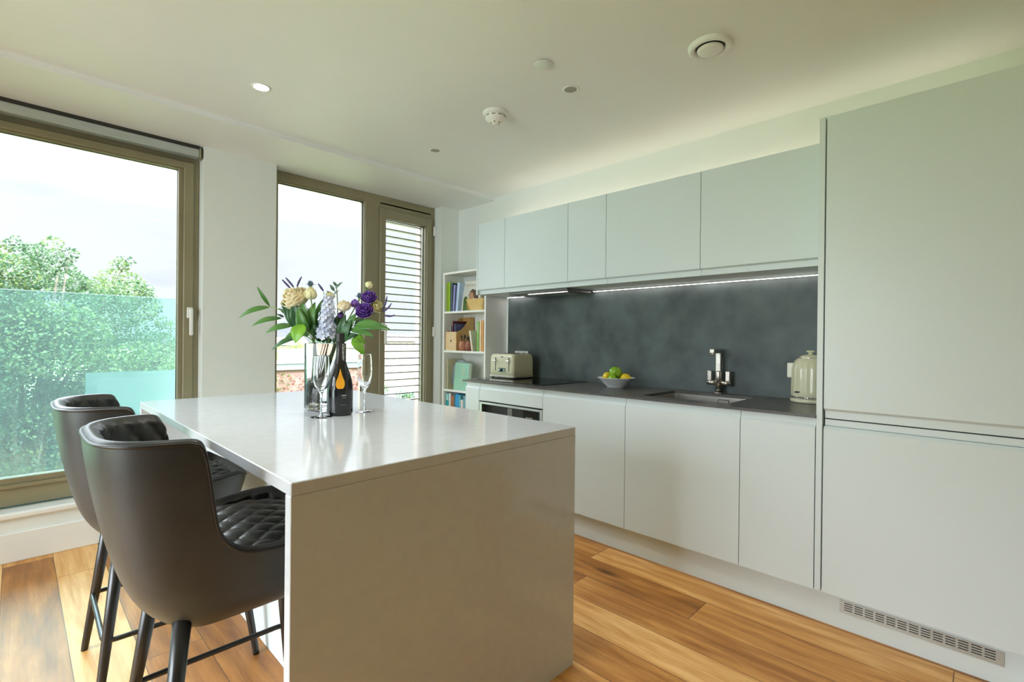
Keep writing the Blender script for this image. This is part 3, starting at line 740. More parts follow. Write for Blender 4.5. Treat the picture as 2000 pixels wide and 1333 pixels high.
# ------------------------------------------------------------ fruit bowl
BX, BY = 2.71, 1.713
s = empty('fruit_bowl', (BX, BY, ZW), label='white footed fruit bowl on the worktop between hob and sink', cat='bowl')
b = MB(); b.lathe([(0, .006), (.050, .006), (.052, 0), (.058, 0), (.060, .008), (.078, .022), (.098, .043), (.110, .056), (.121, .062), (.1215, .0645), (.117, .0645), (.106, .058), (.092, .042), (.070, .020), (.045, .013), (0, .012)], n=56)
b.build('bowl', M_PORC, s)
M_APPLE = nmat('green_apple', (.16, .36, .010), (.30, .50, .03), 9, .25, stretch=(1, 1, .4))
M_LEMON = nmat('yellow_lemon', (.80, .55, .010), (.88, .66, .03), 12, .38, bump=.4, bscale=180)
M_STEM, *_ = mat('fruit_stem', (.05, .03, .01), .8)
def apple(x, y, z, r, label, tilt=(0, 0)):
    a = empty('apple', (x, y, z), label=label, cat='apple', group='green apples in the bowl'); a.rotation_euler = (tilt[0], tilt[1], .4)
    prof = []
    for i in range(25):
        th = PI*i/24; c_ = math.cos(th); rr = r*math.sin(th)*(1+.05*c_); zz = -r*.90*c_
        dip = .26*r*math.exp(-(rr/(r*.30))**2)
        if i > 12: zz -= dip
        else: zz += dip*.6
        prof.append((rr, zz))
    MB().lathe(prof, n=32).build('flesh', M_APPLE, a)
    MB().tube([(0, 0, r*.60), (.002, 0, r*.8), (.005, .002, r*1.04)], [.0015, .0015, .002], 8).build('stem', M_STEM, a)
def lemon(x, y, z, r, rz, label):
    a = empty('lemon', (x, y, z), label=label, cat='lemon', group='lemons in the bowl'); a.rotation_euler = (0, .15, rz)
    prof = [(0, -1.32), (.10, -1.30), (.17, -1.2), (.33, -1.08), (.62, -.86), (.86, -.5), (.98, 0), (.88, .5), (.62, .88), (.34, 1.08), (.17, 1.18), (.12, 1.28), (0, 1.3)]
    Mx = Matrix.Rotation(PI/2, 4, 'Y'); MB().lathe([(p*r, q*r) for p, q in prof], n=28, M=Mx).build('peel', M_LEMON, a)
apple(BX-.012, BY-.002, ZW+.100, .041, 'green apple on top of the fruit in the bowl', (.15, -.1))
apple(BX-.062, BY-.016, ZW+.0550, .0335, 'green apple lying low at the front of the bowl', (.9, .3))
apple(BX+.054, BY+.000, ZW+.0600, .0335, 'green apple at the back of the bowl, hidden under the top one', (-.5, .3))
lemon(BX-.008, BY+.062, ZW+.0665, .0300, .5, 'yellow lemon at the left side of the fruit bowl')
lemon(BX-.002, BY-.068, ZW+.0650, .0285, 1.9, 'yellow lemon at the right side of the fruit bowl')

# ------------------------------------------------------------ ceiling fittings
def ring_prof(mb, prof, n=40): return mb.lathe(prof, n=n)
s = empty('ceiling_downlight', (.846, 2.592, ZC), label='lit round downlight in the ceiling, the only one glowing', cat='downlight')
b = MB(); b.lathe([(.036, -.0015), (.046, -.002), (.047, 0), (.036, 0), (.034, .018)], n=40); b.build('trim_ring', M_WHITE, s)
MB().lathe([(.0, -.0005), (.0345, -.0005), (.0345, .002), (0, .002)], n=32).build('lamp', M_LAMP, s)
for (x, y, pw, lb) in ((1.05, 1.12, 14, 'added fill downlight above the near edge of the island'), (.15, 1.30, 6, 'added fill downlight above the bar stool side of the room')):  # added lamps out of view, they brighten island top and base units
    s = empty('ceiling_downlight', (x, y, ZC), label=lb, cat='downlight')
    b = MB(); b.lathe([(.036, -.0015), (.046, -.002), (.047, 0), (.036, 0), (.034, .018)], n=40); b.build('trim_ring', M_WHITE, s)
    MB().lathe([(.0, -.0005), (.0345, -.0005), (.0345, .002), (0, .002)], n=32).build('lamp', M_LAMP, s)
    l = bpy.data.lights.new('fill_beam', 'SPOT'); l.energy = pw; l.color = (1, .96, .91); l.spot_size = math.radians(124); l.spot_blend = .8; l.shadow_soft_size = .05
    lo = bpy.data.objects.new('fill_beam', l); COL.objects.link(lo); lo.parent = s; lo.location = (0, 0, -.02)
for (x, y, lb) in ((1.913, 1.487, 'unlit small downlight near the ceiling air valve'), (1.924, 2.611, 'unlit small downlight close to the ceiling step, beyond the smoke alarm')):
    s = empty('ceiling_downlight', (x, y, ZC), label=lb, cat='downlight')
    b = MB(); b.lathe([(.030, -.0006), (.034, -.0035), (.040, -.003), (.042, 0), (.038, .0)], n=40); b.build('trim_ring', M_WHITE, s)
    b = MB(); b.lathe([(0, -.0004), (.018, -.0004), (.030, -.0008)], n=32); b.build('lamp', mat('unlit_lamp', (.34, .34, .29), .5)[0], s)
s = empty('air_valve', (2.03, .846, ZC), label='large round white ventilation valve in the ceiling', cat='vent')
b = MB(); b.lathe([(.058, -.001), (.062, -.014), (.075, -.020), (.084, -.014), (.088, -.003), (.088, 0)], n=56); b.build('outer_ring', M_CEIL, s)
b = MB(); b.lathe([(0, -.0022), (.058, -.0022)], n=40); b.build('throat', mat('valve_throat', (.06, .055, .04), .8)[0], s)
b = MB(); b.lathe([(0, -.026), (.040, -.025), (.050, -.020), (.052, -.014), (.046, -.010), (0, -.008)], n=48); b.build('centre_disc', M_CEIL, s)
b = MB(); b.tube([(0, 0, -.009), (0, 0, -.001)], .008, 10); b.build('spindle', M_WHITE, s)
s = empty('sprinkler_cover', (1.65, 1.44, ZC), label='flat round concealed sprinkler cover plate in the ceiling', cat='sprinkler')
b = MB(); b.lathe([(0, -.0075), (.041, -.0072), (.0425, -.006), (.0425, -.0045), (0, -.0045)], n=48); b.build('cover_plate', mat('cover_plate_paint', (.72, .80, .74), .5)[0], s)
b = MB(); b.lathe([(0, -.0044), (.036, -.0044), (.036, -.0002), (0, -.0002)], n=36); b.build('shadow_gap', M_DARK, s)
s = empty('smoke_alarm', (1.826, 1.935, ZC), label='white domed smoke alarm on the ceiling', cat='smoke alarm')
b = MB(); b.lathe([(.0, -.0002), (.066, -.0002), (.068, -.004), (.066, -.014), (.058, -.018), (0, -.018)], n=48); b.build('base', M_WHITE, s)
b = MB(); b.lathe([(0, -.018), (.050, -.018), (.056, -.022), (.057, -.034), (.050, -.042), (.034, -.050), (.020, -.060), (.016, -.066), (0, -.067)], n=48); b.build('detector_head', M_WHITE, s)
b = MB()
for k in range(10): b.box(.0535, .0578, -.010, .010, -.033, -.027, M=Matrix.Rotation(k*PI/5, 4, 'Z'))
M_SLOT = mat('slot_shadow', (.25, .22, .13), .8)[0]; b.build('side_slots', M_SLOT, s); b = MB()
for k in range(5): b.box(.0165, .027, -.003, .003, -.0605, -.0525, M=Matrix.Rotation(k*2*PI/5, 4, 'Z'))
b.build('tip_slots', M_SLOT, s)

# ------------------------------------------------------------ bookcase
BXF, BY0, BY1 = 2.690, 2.941, 3.513
t = empty('bookcase', (2.80, 3.227, 0), label='narrow white open bookcase in the corner between window and worktop', cat='bookcase')
for y0, y1 in ((BY0, BY0+.020), (BY1-.020, BY1)): toloc(MB().box(BXF, XW-.002, y0, y1, 0, 1.766, .001, 1), t).build('side_panel', M_SHELF, t)
toloc(MB().box(XW-.008, XW-.003, BY0+.02, BY1-.02, .04, 1.748), t).build('back_panel', M_SHELF, t)
toloc(MB().box(BXF+.0005, XW-.008, BY0+.0202, BY1-.0202, 1.748, 1.766, .001, 1), t).build('top_panel', M_SHELF, t)
SH = (.040, .385, .727, 1.073, 1.419)
for z in SH: toloc(MB().box(BXF+.002, XW-.0085, BY0+.0205, BY1-.0205, z-.018, z, .001, 1), t).build('shelf', M_SHELF, t)
toloc(MB().box(BXF+.03, BXF+.045, BY0+.0205, BY1-.0205, 0, .021), t).build('plinth', M_SHELF, t)

def cmat(n, c, r=.55): return nmat(n, c, tuple(min(1, v*1.12) for v in c), 14, r)
PAGES = nmat('book_pages', (.70, .67, .56), (.78, .75, .64), 60, .9, stretch=(1, 60, 1))
def book(name, y, z, w, h, col, label, d=.16, lean=0., x=2.712, group='books on the white bookcase', band=None):
    """upright book, spine facing the room; y is its centre, w thickness"""
    o = empty(name, (x, y, z), label=label, cat='book', group=group); 
    o.rotation_euler = (lean, 0, 0)
    if lean: o.location.z = z + abs(math.sin(lean))*w/2 + .0003
    cv = cmat('book_cover', col); b = MB()
    b.box(0, .003, -w/2, w/2, 0, h); b.box(.003, d, -w/2, -w/2+.0022, 0, h); b.box(.003, d, w/2-.0022, w/2, 0, h)
    b.build('cover', cv, o)
    MB().box(.0031, d-.004, -w/2+.0023, w/2-.0023, .003, h-.004).build('pages', PAGES, o)
    if band: MB().box(-.0006, -.0001, -w/2+.001, w/2-.001, h*band[0], h*band[1]).build('spine_label', cmat('spine_label', band[2]), o)
    return o
# shelf 4 (second from top opening), top opening z 1.419
z = SH[4]
book('book', 3.477, z, .020, .262, (.28, .46, .015), 'lime green book at the window end of the top shelf')
book('book', 3.452, z, .020, .262, (.36, .56, .02), 'brighter lime green book, second from the window end of the top shelf')
book('book', 3.424, z, .022, .252, (.045, .085, .13), 'dark blue book leaning on the top shelf', lean=.035)
book('book', 3.392, z, .024, .232, (.22, .23, .42), 'thin violet-blue book between the dark blue and light blue ones', lean=.07)
book('book', 3.345, z, .030, .250, (.42, .56, .76), 'light blue book leaning on the top shelf beside the cookbook', lean=.10)
MB().box(2.705, 2.86, 3.405, 3.440, z, z+.07, .002, 1).build('book', cmat('dark_box', (.03, .02, .015)), label='low black book lying at the foot of the dark blue books', cat='book') if False else None
o = empty('cookbook', (2.745, 3.208, z), label='white cookbook on the top shelf facing out, its cover showing a brown-haired person', cat='book')
o.rotation_euler = (0, .16, .10)
b = MB(); b.box(0, .003, -.105, .105, 0, .268); b.box(.019, .022, -.105, .105, 0, .268); b.box(.003, .019, .1025, .105, 0, .268); b.build('cover', cmat('cookbook_cover', (.70, .70, .62)), o)
MB().box(.0031, .0189, -.102, .1022, .003, .264).build('pages', PAGES, o)
def patch(name, poly, col, par, x): MB().loft([[Vector((x, y, q)) for y, q in poly], [Vector((x-.0005, y, q)) for y, q in poly]], True, True, False).build(name, cmat(name, col), par)
patch('cover_foliage', [(.085, .005), (.09, .12), (.06, .135), (.035, .10), (.0, .02), (-.02, .005)], (.07, .13, .02), o, 0)
patch('cover_hair', [(.035, .13), (.02, .175), (-.005, .195), (-.04, .185), (-.075, .155), (-.09, .09), (-.07, .07), (-.03, .12), (.0, .14)], (.085, .040, .015), o, 0)
patch('cover_face', [(.030, .13), (.012, .168), (-.012, .165), (-.03, .12), (.0, .085), (.025, .09)], (.50, .26, .13), o, -.0006)
patch('cover_shirt', [(.050, .06), (.030, .095), (-.03, .105), (-.085, .085), (-.10, .04), (-.10, .005), (.02, .005)], (.38, .22, .03), o, -.0003)
b = MB()
for k in range(7): b.box(-.0008, -.0001, .07-k*.024, .084-k*.024, .222-(k % 2)*.004, .240)
b.build('cover_title', cmat('title_ink', (.50, .42, .33)), o)
# bamboo basket
b = MB(); r0 = rrect(2.715, 2.80, 3.015, 3.170, .012, 4); r1 = rrect(2.700, 2.812, 2.985, 3.215, .014, 4); r2 = rrect(2.706, 2.806, 2.991, 3.209, .012, 4); r3 = rrect(2.720, 2.795, 3.020, 3.165, .01, 4)
b.loft([[Vector((x, y, q)) for x, y in r] for r, q in ((r0, z+.0005), (r1, z+.098), (r2, z+.098), (r3, z+.006))], True, True, False)
b.build('storage_basket', nmat('pale_bamboo', (.62, .40, .13), (.74, .52, .20), 30, .5, stretch=(1, 1, 6)), label='pale bamboo basket at the right end of the top shelf', cat='basket')
# shelf opening 3 z 1.073
z = SH[3]
t = empty('magazine_file', (2.70, 3.385, z), label='birch wood magazine file with sloping side and finger hole', cat='magazine file')
M_BIRCH = nmat('birch_ply', (.56, .33, .11), (.66, .42, .16), 14, .45, stretch=(1, 1, 5)); M_BIRCHL = nmat('birch_front', (.72, .50, .26), (.80, .58, .32), 14, .45, stretch=(1, 1, 5))
y0, y1 = -.055, .098
def side(y):
    P = [(0, 0), (0, .165), (.015, .168), (.05, .180), (.09, .210), (.125, .255), (.155, .292), (.20, .300), (.20, 0)]
    return [Vector((x, y, q)) for x, q in P]
for (a, c_) in ((y0, y0+.006), (y1-.006, y1)): MB().loft([side(a), side(c_)], True, True, False).build('side_panel', M_BIRCH, t)
b = MB(); b.box(-.0005, .006, y0+.0062, y1-.0062, 0, .165); b.build('front_panel', M_BIRCHL, t)
b = MB(); b.box(.194, .1998, y0+.0062, y1-.0062, 0, .30); b.box(.006, .194, y0+.0062, y1-.0062, 0, .006); b.build('back_and_base', M_BIRCH, t)
b = MB(); n = 16; b.loft([[Vector((-.001, .020+.008*math.cos(2*PI*i/n), .085+.011*math.sin(2*PI*i/n))) for i in range(n)], [Vector((.0, .020+.008*math.cos(2*PI*i/n), .085+.011*math.sin(2*PI*i/n))) for i in range(n)]], True, True); b.build('finger_hole', M_DARK, t)
for i, (col, yy, h, lb) in enumerate((((.10, .02, .03), .012, .262, 'dark red magazine standing in the wooden file'), ((.09, .10, .22), -.018, .235, 'navy magazine in front in the wooden file'), ((.30, .30, .34), .045, .215, 'grey magazine at the window side of the wooden file'))):
    MB().box(2.712, 2.885, 3.385+yy-.006, 3.385+yy+.006, z+.007, z+h, .001, 1).build('magazine', cmat('magazine_cover', col), label=lb, cat='magazine')
# pots with utensils
def pot(x, y, r, h, mt, lb):
    o = empty('utensil_pot', (x, y, z), label=lb, cat='pot')
    MB().lathe([(0, 0), (r*.62, 0), (r*.92, h*.22), (r, h*.48), (r*.90, h*.76), (r*.72, h*.92), (r*.78, h), (r*.70, h), (r*.66, h*.9), (r*.80, h*.6), (r*.5, h*.1), (0, h*.08)], n=36).build('pot_body', mt, o)
pot(2.728, 3.268, .040, .082, nmat('terracotta', (.42, .17, .09), (.52, .23, .13), 12, .6), 'round terracotta pot beside the wooden magazine file')
pot(2.728, 3.188, .038, .080, nmat('red_glaze', (.16, .035, .02), (.42, .14, .08), 40, .3), 'dark red speckled pot next to the terracotta pot')
M_UT, *_ = mat('dark_utensil', (.03, .022, .018), .5)
for i, (y, dy, h, r_, lb) in enumerate(((3.279, .018, .135, .007, 'thin dark spoon leaning left out of the terracotta pot'), (3.256, -.004, .140, .011, 'dark spatula upright in the terracotta pot'),
        (3.206, .012, .120, .008, 'short dark utensil at the left of the red pot'), (3.190, 0, .132, .013, 'broad dark spoon in the middle of the red pot'), (3.174, -.012, .126, .012, 'dark ladle at the right of the red pot'))):
    b = MB(); top = Vector((2.73, y+dy, z+h)); bot = Vector((2.73, y-dy*.3, z+.016)); b.tube([bot, bot.lerp(top, .7), bot.lerp(top, .82), top.lerp(bot, .06), top], [.003, .003, r_, r_, .003], 10)
    b.build('kitchen_utensil', M_UT, label=lb, cat='utensil', group='utensils in the two pots')
book('book', 3.132, z, .020, .175, (.72, .66, .55), 'cream book leaning to the right against the green one on the middle shelf', lean=-.20)
book('book', 3.060, z, .026, .252, (.20, .42, .09), 'green book standing on the middle shelf', band=(.6, .9, (.32, .52, .18)))
book('book', 3.030, z, .020, .258, (.78, .62, .40), 'pale cream book right of the green book')
book('book', 3.004, z, .018, .258, (.70, .34, .10), 'orange-brown book at the right end of the middle shelf')
# shelf opening 2 z .727
z = SH[2]
book('book', 3.468, z, .022, .268, (.50, .47, .30), 'beige book standing at the window end of the shelf with the mint book', d=.18)
o = empty('round_plate', (2.775, 3.345, z+.1335), label='round blue-grey plate leaning on its rim behind the mint book', cat='plate')
b = MB(); b.lathe([(0, .004), (.085, .004), (.105, .012), (.132, .016), (.133, .019), (.105, .016), (.084, .008), (0, .008)], n=56, M=Matrix.Rotation(-PI/2+.12, 4, 'Y')); b.build('plate', nmat('plate_glaze', (.22, .28, .31), (.42, .46, .46), 5, .25, hi=.6), o)
o = empty('mint_book', (2.715, 3.285, z), label='mint green book facing out with small gold lettering on its cover', cat='book'); o.rotation_euler = (0, .10, .0)
M_MINT = nmat('mint_cover', (.27, .55, .40), (.31, .60, .44), 10, .5)
b = MB(); b.box(0, .003, -.095, .100, 0, .240); b.box(.026, .029, -.095, .100, 0, .240); b.box(.003, .026, .097, .100, 0, .240); b.build('cover', M_MINT, o)
MB().box(.0031, .0259, -.092, .0968, .003, .236).build('pages', PAGES, o)
b = MB()
for (y, q, w_, h_) in ((-.010, .205, .008, .012), (-.004, .165, .006, .020), (-.020, .165, .006, .018), (-.034, .160, .005, .022), (-.012, .135, .006, .016), (-.028, .132, .007, .016), (.004, .070, .007, .020), (-.012, .066, .006, .014), (.008, .045, .020, .004)):
    b.box(-.0008, -.0001, y-w_/2, y+w_/2, q, q+h_)
b.build('gold_lettering', mat('gold_ink', (.62, .55, .25), .4, .4)[0], o)
# lowest visible opening z .385
z = SH[1]
for (y, w_, h_, col, lb, bd) in ((3.464, .036, .300, (.02, .36, .36), 'teal book at the window end of the lowest visible shelf', (.80, 1.0, (.35, .72, .70))), (3.428, .026, .305, (.62, .68, .68), 'pale grey book beside the teal one', None),
        (3.390, .036, .285, (.36, .12, .04), 'rust brown book on the lowest visible shelf', None), (3.360, .018, .300, (.05, .14, .16), 'thin dark green-blue book beside the rust brown one', None),
        (3.326, .044, .308, (.02, .30, .62), 'bright blue book on the lowest visible shelf', None), (3.292, .020, .300, (.10, .46, .56), 'turquoise book right of the bright blue one', None),
        (3.262, .030, .262, (.70, .62, .58), 'off-white book with pink spine edge right of the turquoise one', None), (3.226, .034, .300, (.16, .36, .42), 'slate blue book half hidden by the worktop end', None)):
    book('book', y, z, w_, h_, col, lb, band=bd)

# ------------------------------------------------------------ things on the island
def realglass(name, tint, ior=1.46):
    mm, nt, b, N, L = mat(name, tint, 0.0, 0, .5); b.inputs['Transmission Weight'].default_value = 1.0; b.inputs['IOR'].default_value = ior; return mm
VX, VY = .958, 2.090
M_VASE = realglass('vase_glass', (.985, .995, .99))
M_FLUTE = realglass('flute_glass', (.99, .995, .995))
M_WATER = realglass('vase_water', (.99, .995, .985), 1.33)
v = empty('glass_vase', (VX, VY, ZI), label='tall clear glass cylinder vase of flowers on the island', cat='vase')
MB().lathe([(0, .001), (.078, .001), (.084, .004), (.086, .012), (.086, .286), (.0855, .289), (.083, .289), (.0825, .286), (.0825, .020), (.076, .014), (0, .014)], n=64).build('vase_body', M_VASE, v)
MB().lathe([(0, .0145), (.076, .0145), (.0822, .021), (.0822, .118), (0, .118)], n=48).build('water', M_WATER, v)
def flute(x, y, h, r, rb, label):
    f = empty('champagne_flute', (x, y, ZI), label=label, cat='glass', group='empty champagne flutes beside the bottle')
    MB().lathe([(0, .0052), (.006, .0050), (rb*.55, .0030), (rb-.002, .0019), (rb-.0006, .0016), (rb, .0011), (rb-.0006, .0006), (rb-.002, .0005), (rb*.5, .0005), (0, .0005)], n=40).build('foot', M_FLUTE, f)
    MB().lathe([(.0085, .0035), (.0042, .012), (.0034, .035), (.0036, .070), (.0055, .092), (.010, .100)], n=24).build('stem', M_FLUTE, f)
    z0 = .100
    pr = [(.002, z0-.002), (.012, z0+.003), (r*.80, z0+.022), (r*.98, z0+.048), (r, z0+.070), (r*.96, h-.03), (r*.885, h-.003), (r*.880, h-.0006), (r*.868, h), (r*.856, h-.0006), (r*.852, h-.003), (r*.925, h-.03), (r*.965, z0+.070), (r*.94, z0+.049), (r*.74, z0+.026), (.010, z0+.008), (0, z0+.006)]
    MB().lathe(pr, n=40).build('cup', M_FLUTE, f)
flute(.842, 1.872, .243, .0315, .040, 'empty champagne flute left of the bottle, in front of the vase')
flute(1.036, 1.886, .245, .0300, .036, 'empty champagne flute right of the bottle')
s = empty('champagne_bottle', (.926, 1.886, ZI), label='dark champagne bottle with an orange drop-shaped mark', cat='bottle')
M_BOTTLE, *_ = mat('bottle_glass', (.012, .013, .015), .10, 0, .7)
M_FOIL = nmat('bottle_foil', (.028, .026, .026), (.05, .047, .045), 20, .38, metal=.4)
BP = [(0, .006), (.030, .006), (.042, .0), (.0485, .004), (.0505, .014), (.0505, .100), (.0500, .118), (.0460, .142), (.0385, .168), (.0300, .192), (.0225, .212), (.0180, .230), (.0162, .245)]
MB().lathe(BP, n=56).build('bottle_body', M_BOTTLE, s)
MB().lathe([(.0255, .2045), (.0190, .2285), (.0172, .245), (.0160, .268), (.0158, .292), (.0172, .294), (.0178, .300), (.0172, .306), (.0160, .309), (.0160, .328), (.0150, .332), (0, .333)], n=48).build('neck_foil', M_FOIL, s)
def onbottle(pts, rfun, name, mt, off=.0006):
    """wrap 2-D points (angle in rad, z) on the bottle as a thin decal with thickness"""
    b = MB(); r0 = [Vector((rfun(z)*math.cos(a), rfun(z)*math.sin(a), z)) for a, z in pts]
    r1 = [Vector(((rfun(z)+off)*math.cos(a), (rfun(z)+off)*math.sin(a), z)) for a, z in pts]
    b.loft([r0, r1], True, True, False); return b
def br(z):
    for (ra, za), (rb, zb_) in zip(BP[3:], BP[4:]):
        if za <= z <= zb_: return ra+(rb-ra)*(z-za)/(zb_-za)
    return .0505
FA = math.atan2(-1.886, -.926)   # towards the room
M_ORANGE = nmat('orange_drop', (.85, .34, .015), (.95, .50, .04), 30, .35)
def grid_patch(fn, a0, a1, z0, z1, na, nz, name, mt, par):
    b = MB(); P = []
    for j in range(nz+1):
        z = z0+(z1-z0)*j/nz; row = []
        lo, hi = fn(z)
        for i in range(na+1):
            a = lo+(hi-lo)*i/na; r = br(z)+.0007; row.append(Vector((r*math.cos(FA+a), r*math.sin(FA+a), z)))
        P.append(row)
    b.grid(P); b.build(name, mt, par, recalc=False)
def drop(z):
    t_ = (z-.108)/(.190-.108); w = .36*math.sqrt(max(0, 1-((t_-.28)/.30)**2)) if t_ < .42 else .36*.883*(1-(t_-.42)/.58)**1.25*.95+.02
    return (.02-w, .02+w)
grid_patch(drop, 0, 0, .1095, .188, 10, 26, 'drop_patch', M_ORANGE, s)  # orange drop-shaped patch wrapped on the bottle front
M_SILVER = mat('silver_print', (.55, .55, .54), .4)[0]
for nm_, rows_ in (('label_title', ((-.05, .05, .0800, .0050), (.02, .06, .0800, .0048), (.10, .05, .0800, .0050), (.17, .07, .0800, .0048), (.26, .05, .0800, .0050))), ('label_small_print', ((-.02, .30, .0725, .0012),)), ('label_bottom_print', ((-.12, .46, .0450, .0008),))):
    b = MB()
    for (a0, w, z, h) in rows_:
        for q in range(3):
            aa = FA+.18+a0+w*(q+.1)/3; ab = FA+.18+a0+w*(q+.85)/3
            b.loft([[Vector((r*math.cos(t_), r*math.sin(t_), zz)) for t_, zz in ((aa, z), (ab, z), (ab, z+h), (aa, z+h))] for r in (.0507, .0512)], True, True, False)
    b.build(nm_, M_SILVER, s)
b = MB()
for k in range(11):
    z = .222+k*.0062; r = .0205-(.0035*min(1, (z-.222)/.03)) if z < .25 else .0170-(z-.25)*.03
    a = FA+.62; wv_ = .10+.05*(k % 3)
    b.box(r-.001, r+.0012, -wv_*r, wv_*r, z, z+.0036, M=Matrix.Rotation(a, 4, 'Z'))
b.build('neck_lettering', mat('white_print', (.75, .74, .72), .5)[0], s)

# ------------------------------------------------------------ flowers
# bouquet frame: a runs along the room diagonal, d away from the room side, z up
ER, EF = Vector((.70005, -.71402, 0)), Vector((.71408, .70006, 0))
def BQ(a, d, z): return Vector((VX, VY, 0)) + ER*a + EF*d + Vector((0, 0, z))
M_ROSE = nmat('cream_petal', (.80, .68, .42), (.88, .78, .54), 18, .5, Subsurface_Weight=.0)
M_BUD = nmat('pale_yellow_petal', (.72, .70, .34), (.82, .78, .46), 18, .5)
M_PURP = nmat('purple_petal', (.09, .03, .28), (.30, .15, .55), 45, .5)
M_BLUEP = nmat('pale_blue_petal', (.56, .62, .80), (.74, .78, .90), 25, .5)
M_VERON = nmat('violet_spike', (.06, .05, .14), (.14, .11, .26), 60, .7)
M_THIST = nmat('blue_thistle', (.07, .13, .19), (.16, .24, .30), 60, .7)
M_LEAFD = nmat('dark_leaf', (.016, .070, .022), (.045, .140, .040), 12, .38)
M_LEAFM = nmat('mid_leaf', (.045, .150, .025), (.09, .24, .045), 12, .38)
M_LEAFB = nmat('bright_leaf', (.12, .32, .012), (.20, .45, .03), 12, .38)
M_LEAFS = nmat('sage_leaf', (.07, .14, .09), (.13, .21, .14), 12, .45)
M_STEMG = nmat('green_stem', (.14, .24, .05), (.26, .36, .11), 30, .5)
FOOT = BQ(-.045, 0, ZI+.022)
def curve_pts(p0, p1, bulge, n=12):
    mid = (p0+p1)/2 + bulge; out = []
    for i in range(n+1):
        t_ = i/n; out.append(p0*(1-t_)**2 + mid*2*t_*(1-t_) + p1*t_**2)
    return out
cnt = [0]
def stem(par, head, r=.0022, mt=None):
    """one stem from the vase foot, through the neck of the vase, to the head"""
    k = cnt[0]; cnt[0] += 1
    f = FOOT + ER*(.022*math.sin(k*2.4)) + EF*(.022*math.cos(k*2.4)) + Vector((0, 0, .004*(k % 4)))
    rim = BQ(0, 0, ZI+.285); hd = head-rim; lim = .062
    q = Vector((hd.dot(ER), hd.dot(EF), 0)); q2 = q*min(1, lim/max(q.length, 1e-4))*.8
    rim = rim + ER*q2.x + EF*q2.y
    P = []
    for i in range(9): t_ = i/8; P.append(f.lerp(rim, t_))
    c1 = rim + (rim-f).normalized()*((head-rim).length*.45)
    for i in range(1, 9): t_ = i/8; P.append(rim*(1-t_)**2 + c1*2*t_*(1-t_) + head*t_**2)
    b = MB(); b.tube([p-par.location for p in P], r, 7); b.build('stem', mt or M_STEMG, par)
    return P
def leaf(par, base, tip, w, mt, sag=.15, up=Vector((0, 0, 1)), fold=.18, name='leaf'):
    base, tip = Vector(base), Vector(tip)
    ax = (tip-base); L_ = ax.length; ax.normalize(); sd = ax.cross(up).normalized(); nn = sd.cross(ax)
    P = []; n = 12
    for i in range(n+1):
        t_ = i/n; wd = w*(math.sin(PI*t_**.8))**.8*(1-.15*t_) if 0 < t_ < 1 else .0004
        c_ = base + ax*L_*t_ + nn*(sag*L_*math.sin(PI*t_)) 
        P.append([c_ + sd*wd*u + nn*(fold*wd*abs(u)) - par.location for u in (-1, -.6, -.2, 0, .2, .6, 1)])
    b = MB(); b.grid(P); o = b.build(name, mt, par, recalc=False)
    md = o.modifiers.new('thick', 'SOLIDIFY'); md.thickness = .0008
    return o
def petal(b, c, out, up, w, h, cup, mtw=0):
    """cupped petal standing at c, bulging along out"""
    sd = out.cross(up).normalized(); P = []
    for i in range(7):
        t_ = i/6; row = []
        for j in range(7):
            u = (j/6-.5)*2; ww = w*(math.sin(PI*(.12+.80*t_)))**.7
            r_ = cup*(1-.55*u*u)*math.sin(PI*min(1, t_*.8+.12)); 
            row.append(c + sd*ww*u + up*h*t_*(1-.10*u*u) + out*r_ + out*(cup*.5*max(0, t_-.7)*3)*(0 if mtw else 1))
        P.append(row)
    b.grid(P)
def rose(name, pos, axis, R, mt, label, cat, layers=4, group=None, height=1.0, stemr=.0028, op=0.0):
    o = empty(name, pos, label=label, cat=cat, group=group)
    up = Vector(axis).normalized(); x = up.cross(Vector((.3, .9, .2))).normalized(); y = up.cross(x)
    b = MB()
    for L_ in range(layers):
        f = (L_+1)/layers; n = 3+L_*1; r = R*f
        for k in range(n):
            a = 2*PI*k/n+L_*.9; out = x*math.cos(a)+y*math.sin(a)
            h = R*(1.55-.42*f)*height; c_ = up*(-R*.72)*height + out*(r*.30)
            dr = (up + out*op*f*f).normalized(); on = (out - dr*out.dot(dr)).normalized()
            petal(b, c_, on if op else (out+up*(.15-.28*f)).normalized(), dr, r*.92/ (1+.12*L_)+R*.16, h, r*(.62 if not op else .42))
    ob = b.build('bloom', mt, o, recalc=False); md = ob.modifiers.new('thick', 'SOLIDIFY'); md.thickness = .0007
    # core and green base
    b = MB(); Mx = up.to_track_quat('Z', 'Y').to_matrix().to_4x4(); b.lathe([(0, -R*.9), (R*.24, -R*.82), (R*.40, -R*.60), (R*.34, -R*.48), (0, -R*.45)], n=16, M=Mx); b.build('sepals', M_LEAFM, o)
    stem(o, Vector(pos)-up*R*.85, stemr)
    return o
def px(u, v, d=0.): return BQ((u-644)*.00226, d, 1.1739-(v-657)*.00226)
G = 'flowers and foliage in the glass vase'
rose('cream_rose', px(586, 578, -.02), ER*-.30+EF*-.55+Vector((0, 0, .70)), .054, M_ROSE, 'large open cream rose at the left of the bouquet', 'flower', 6, G, op=.75)
rose('cream_rose', px(683, 594, -.03), ER*-.15+EF*-.35+Vector((0, 0, 1)), .028, M_ROSE, 'small cream rose in the middle right of the bouquet', 'flower', 4, G, 1.15, op=.35)
rose('white_tulip', px(622, 571, -.045), ER*.05+EF*-.10+Vector((0, 0, 1)), .026, M_BUD, 'closed pale yellow tulip bud beside the large rose', 'flower', 4, G, 1.45)
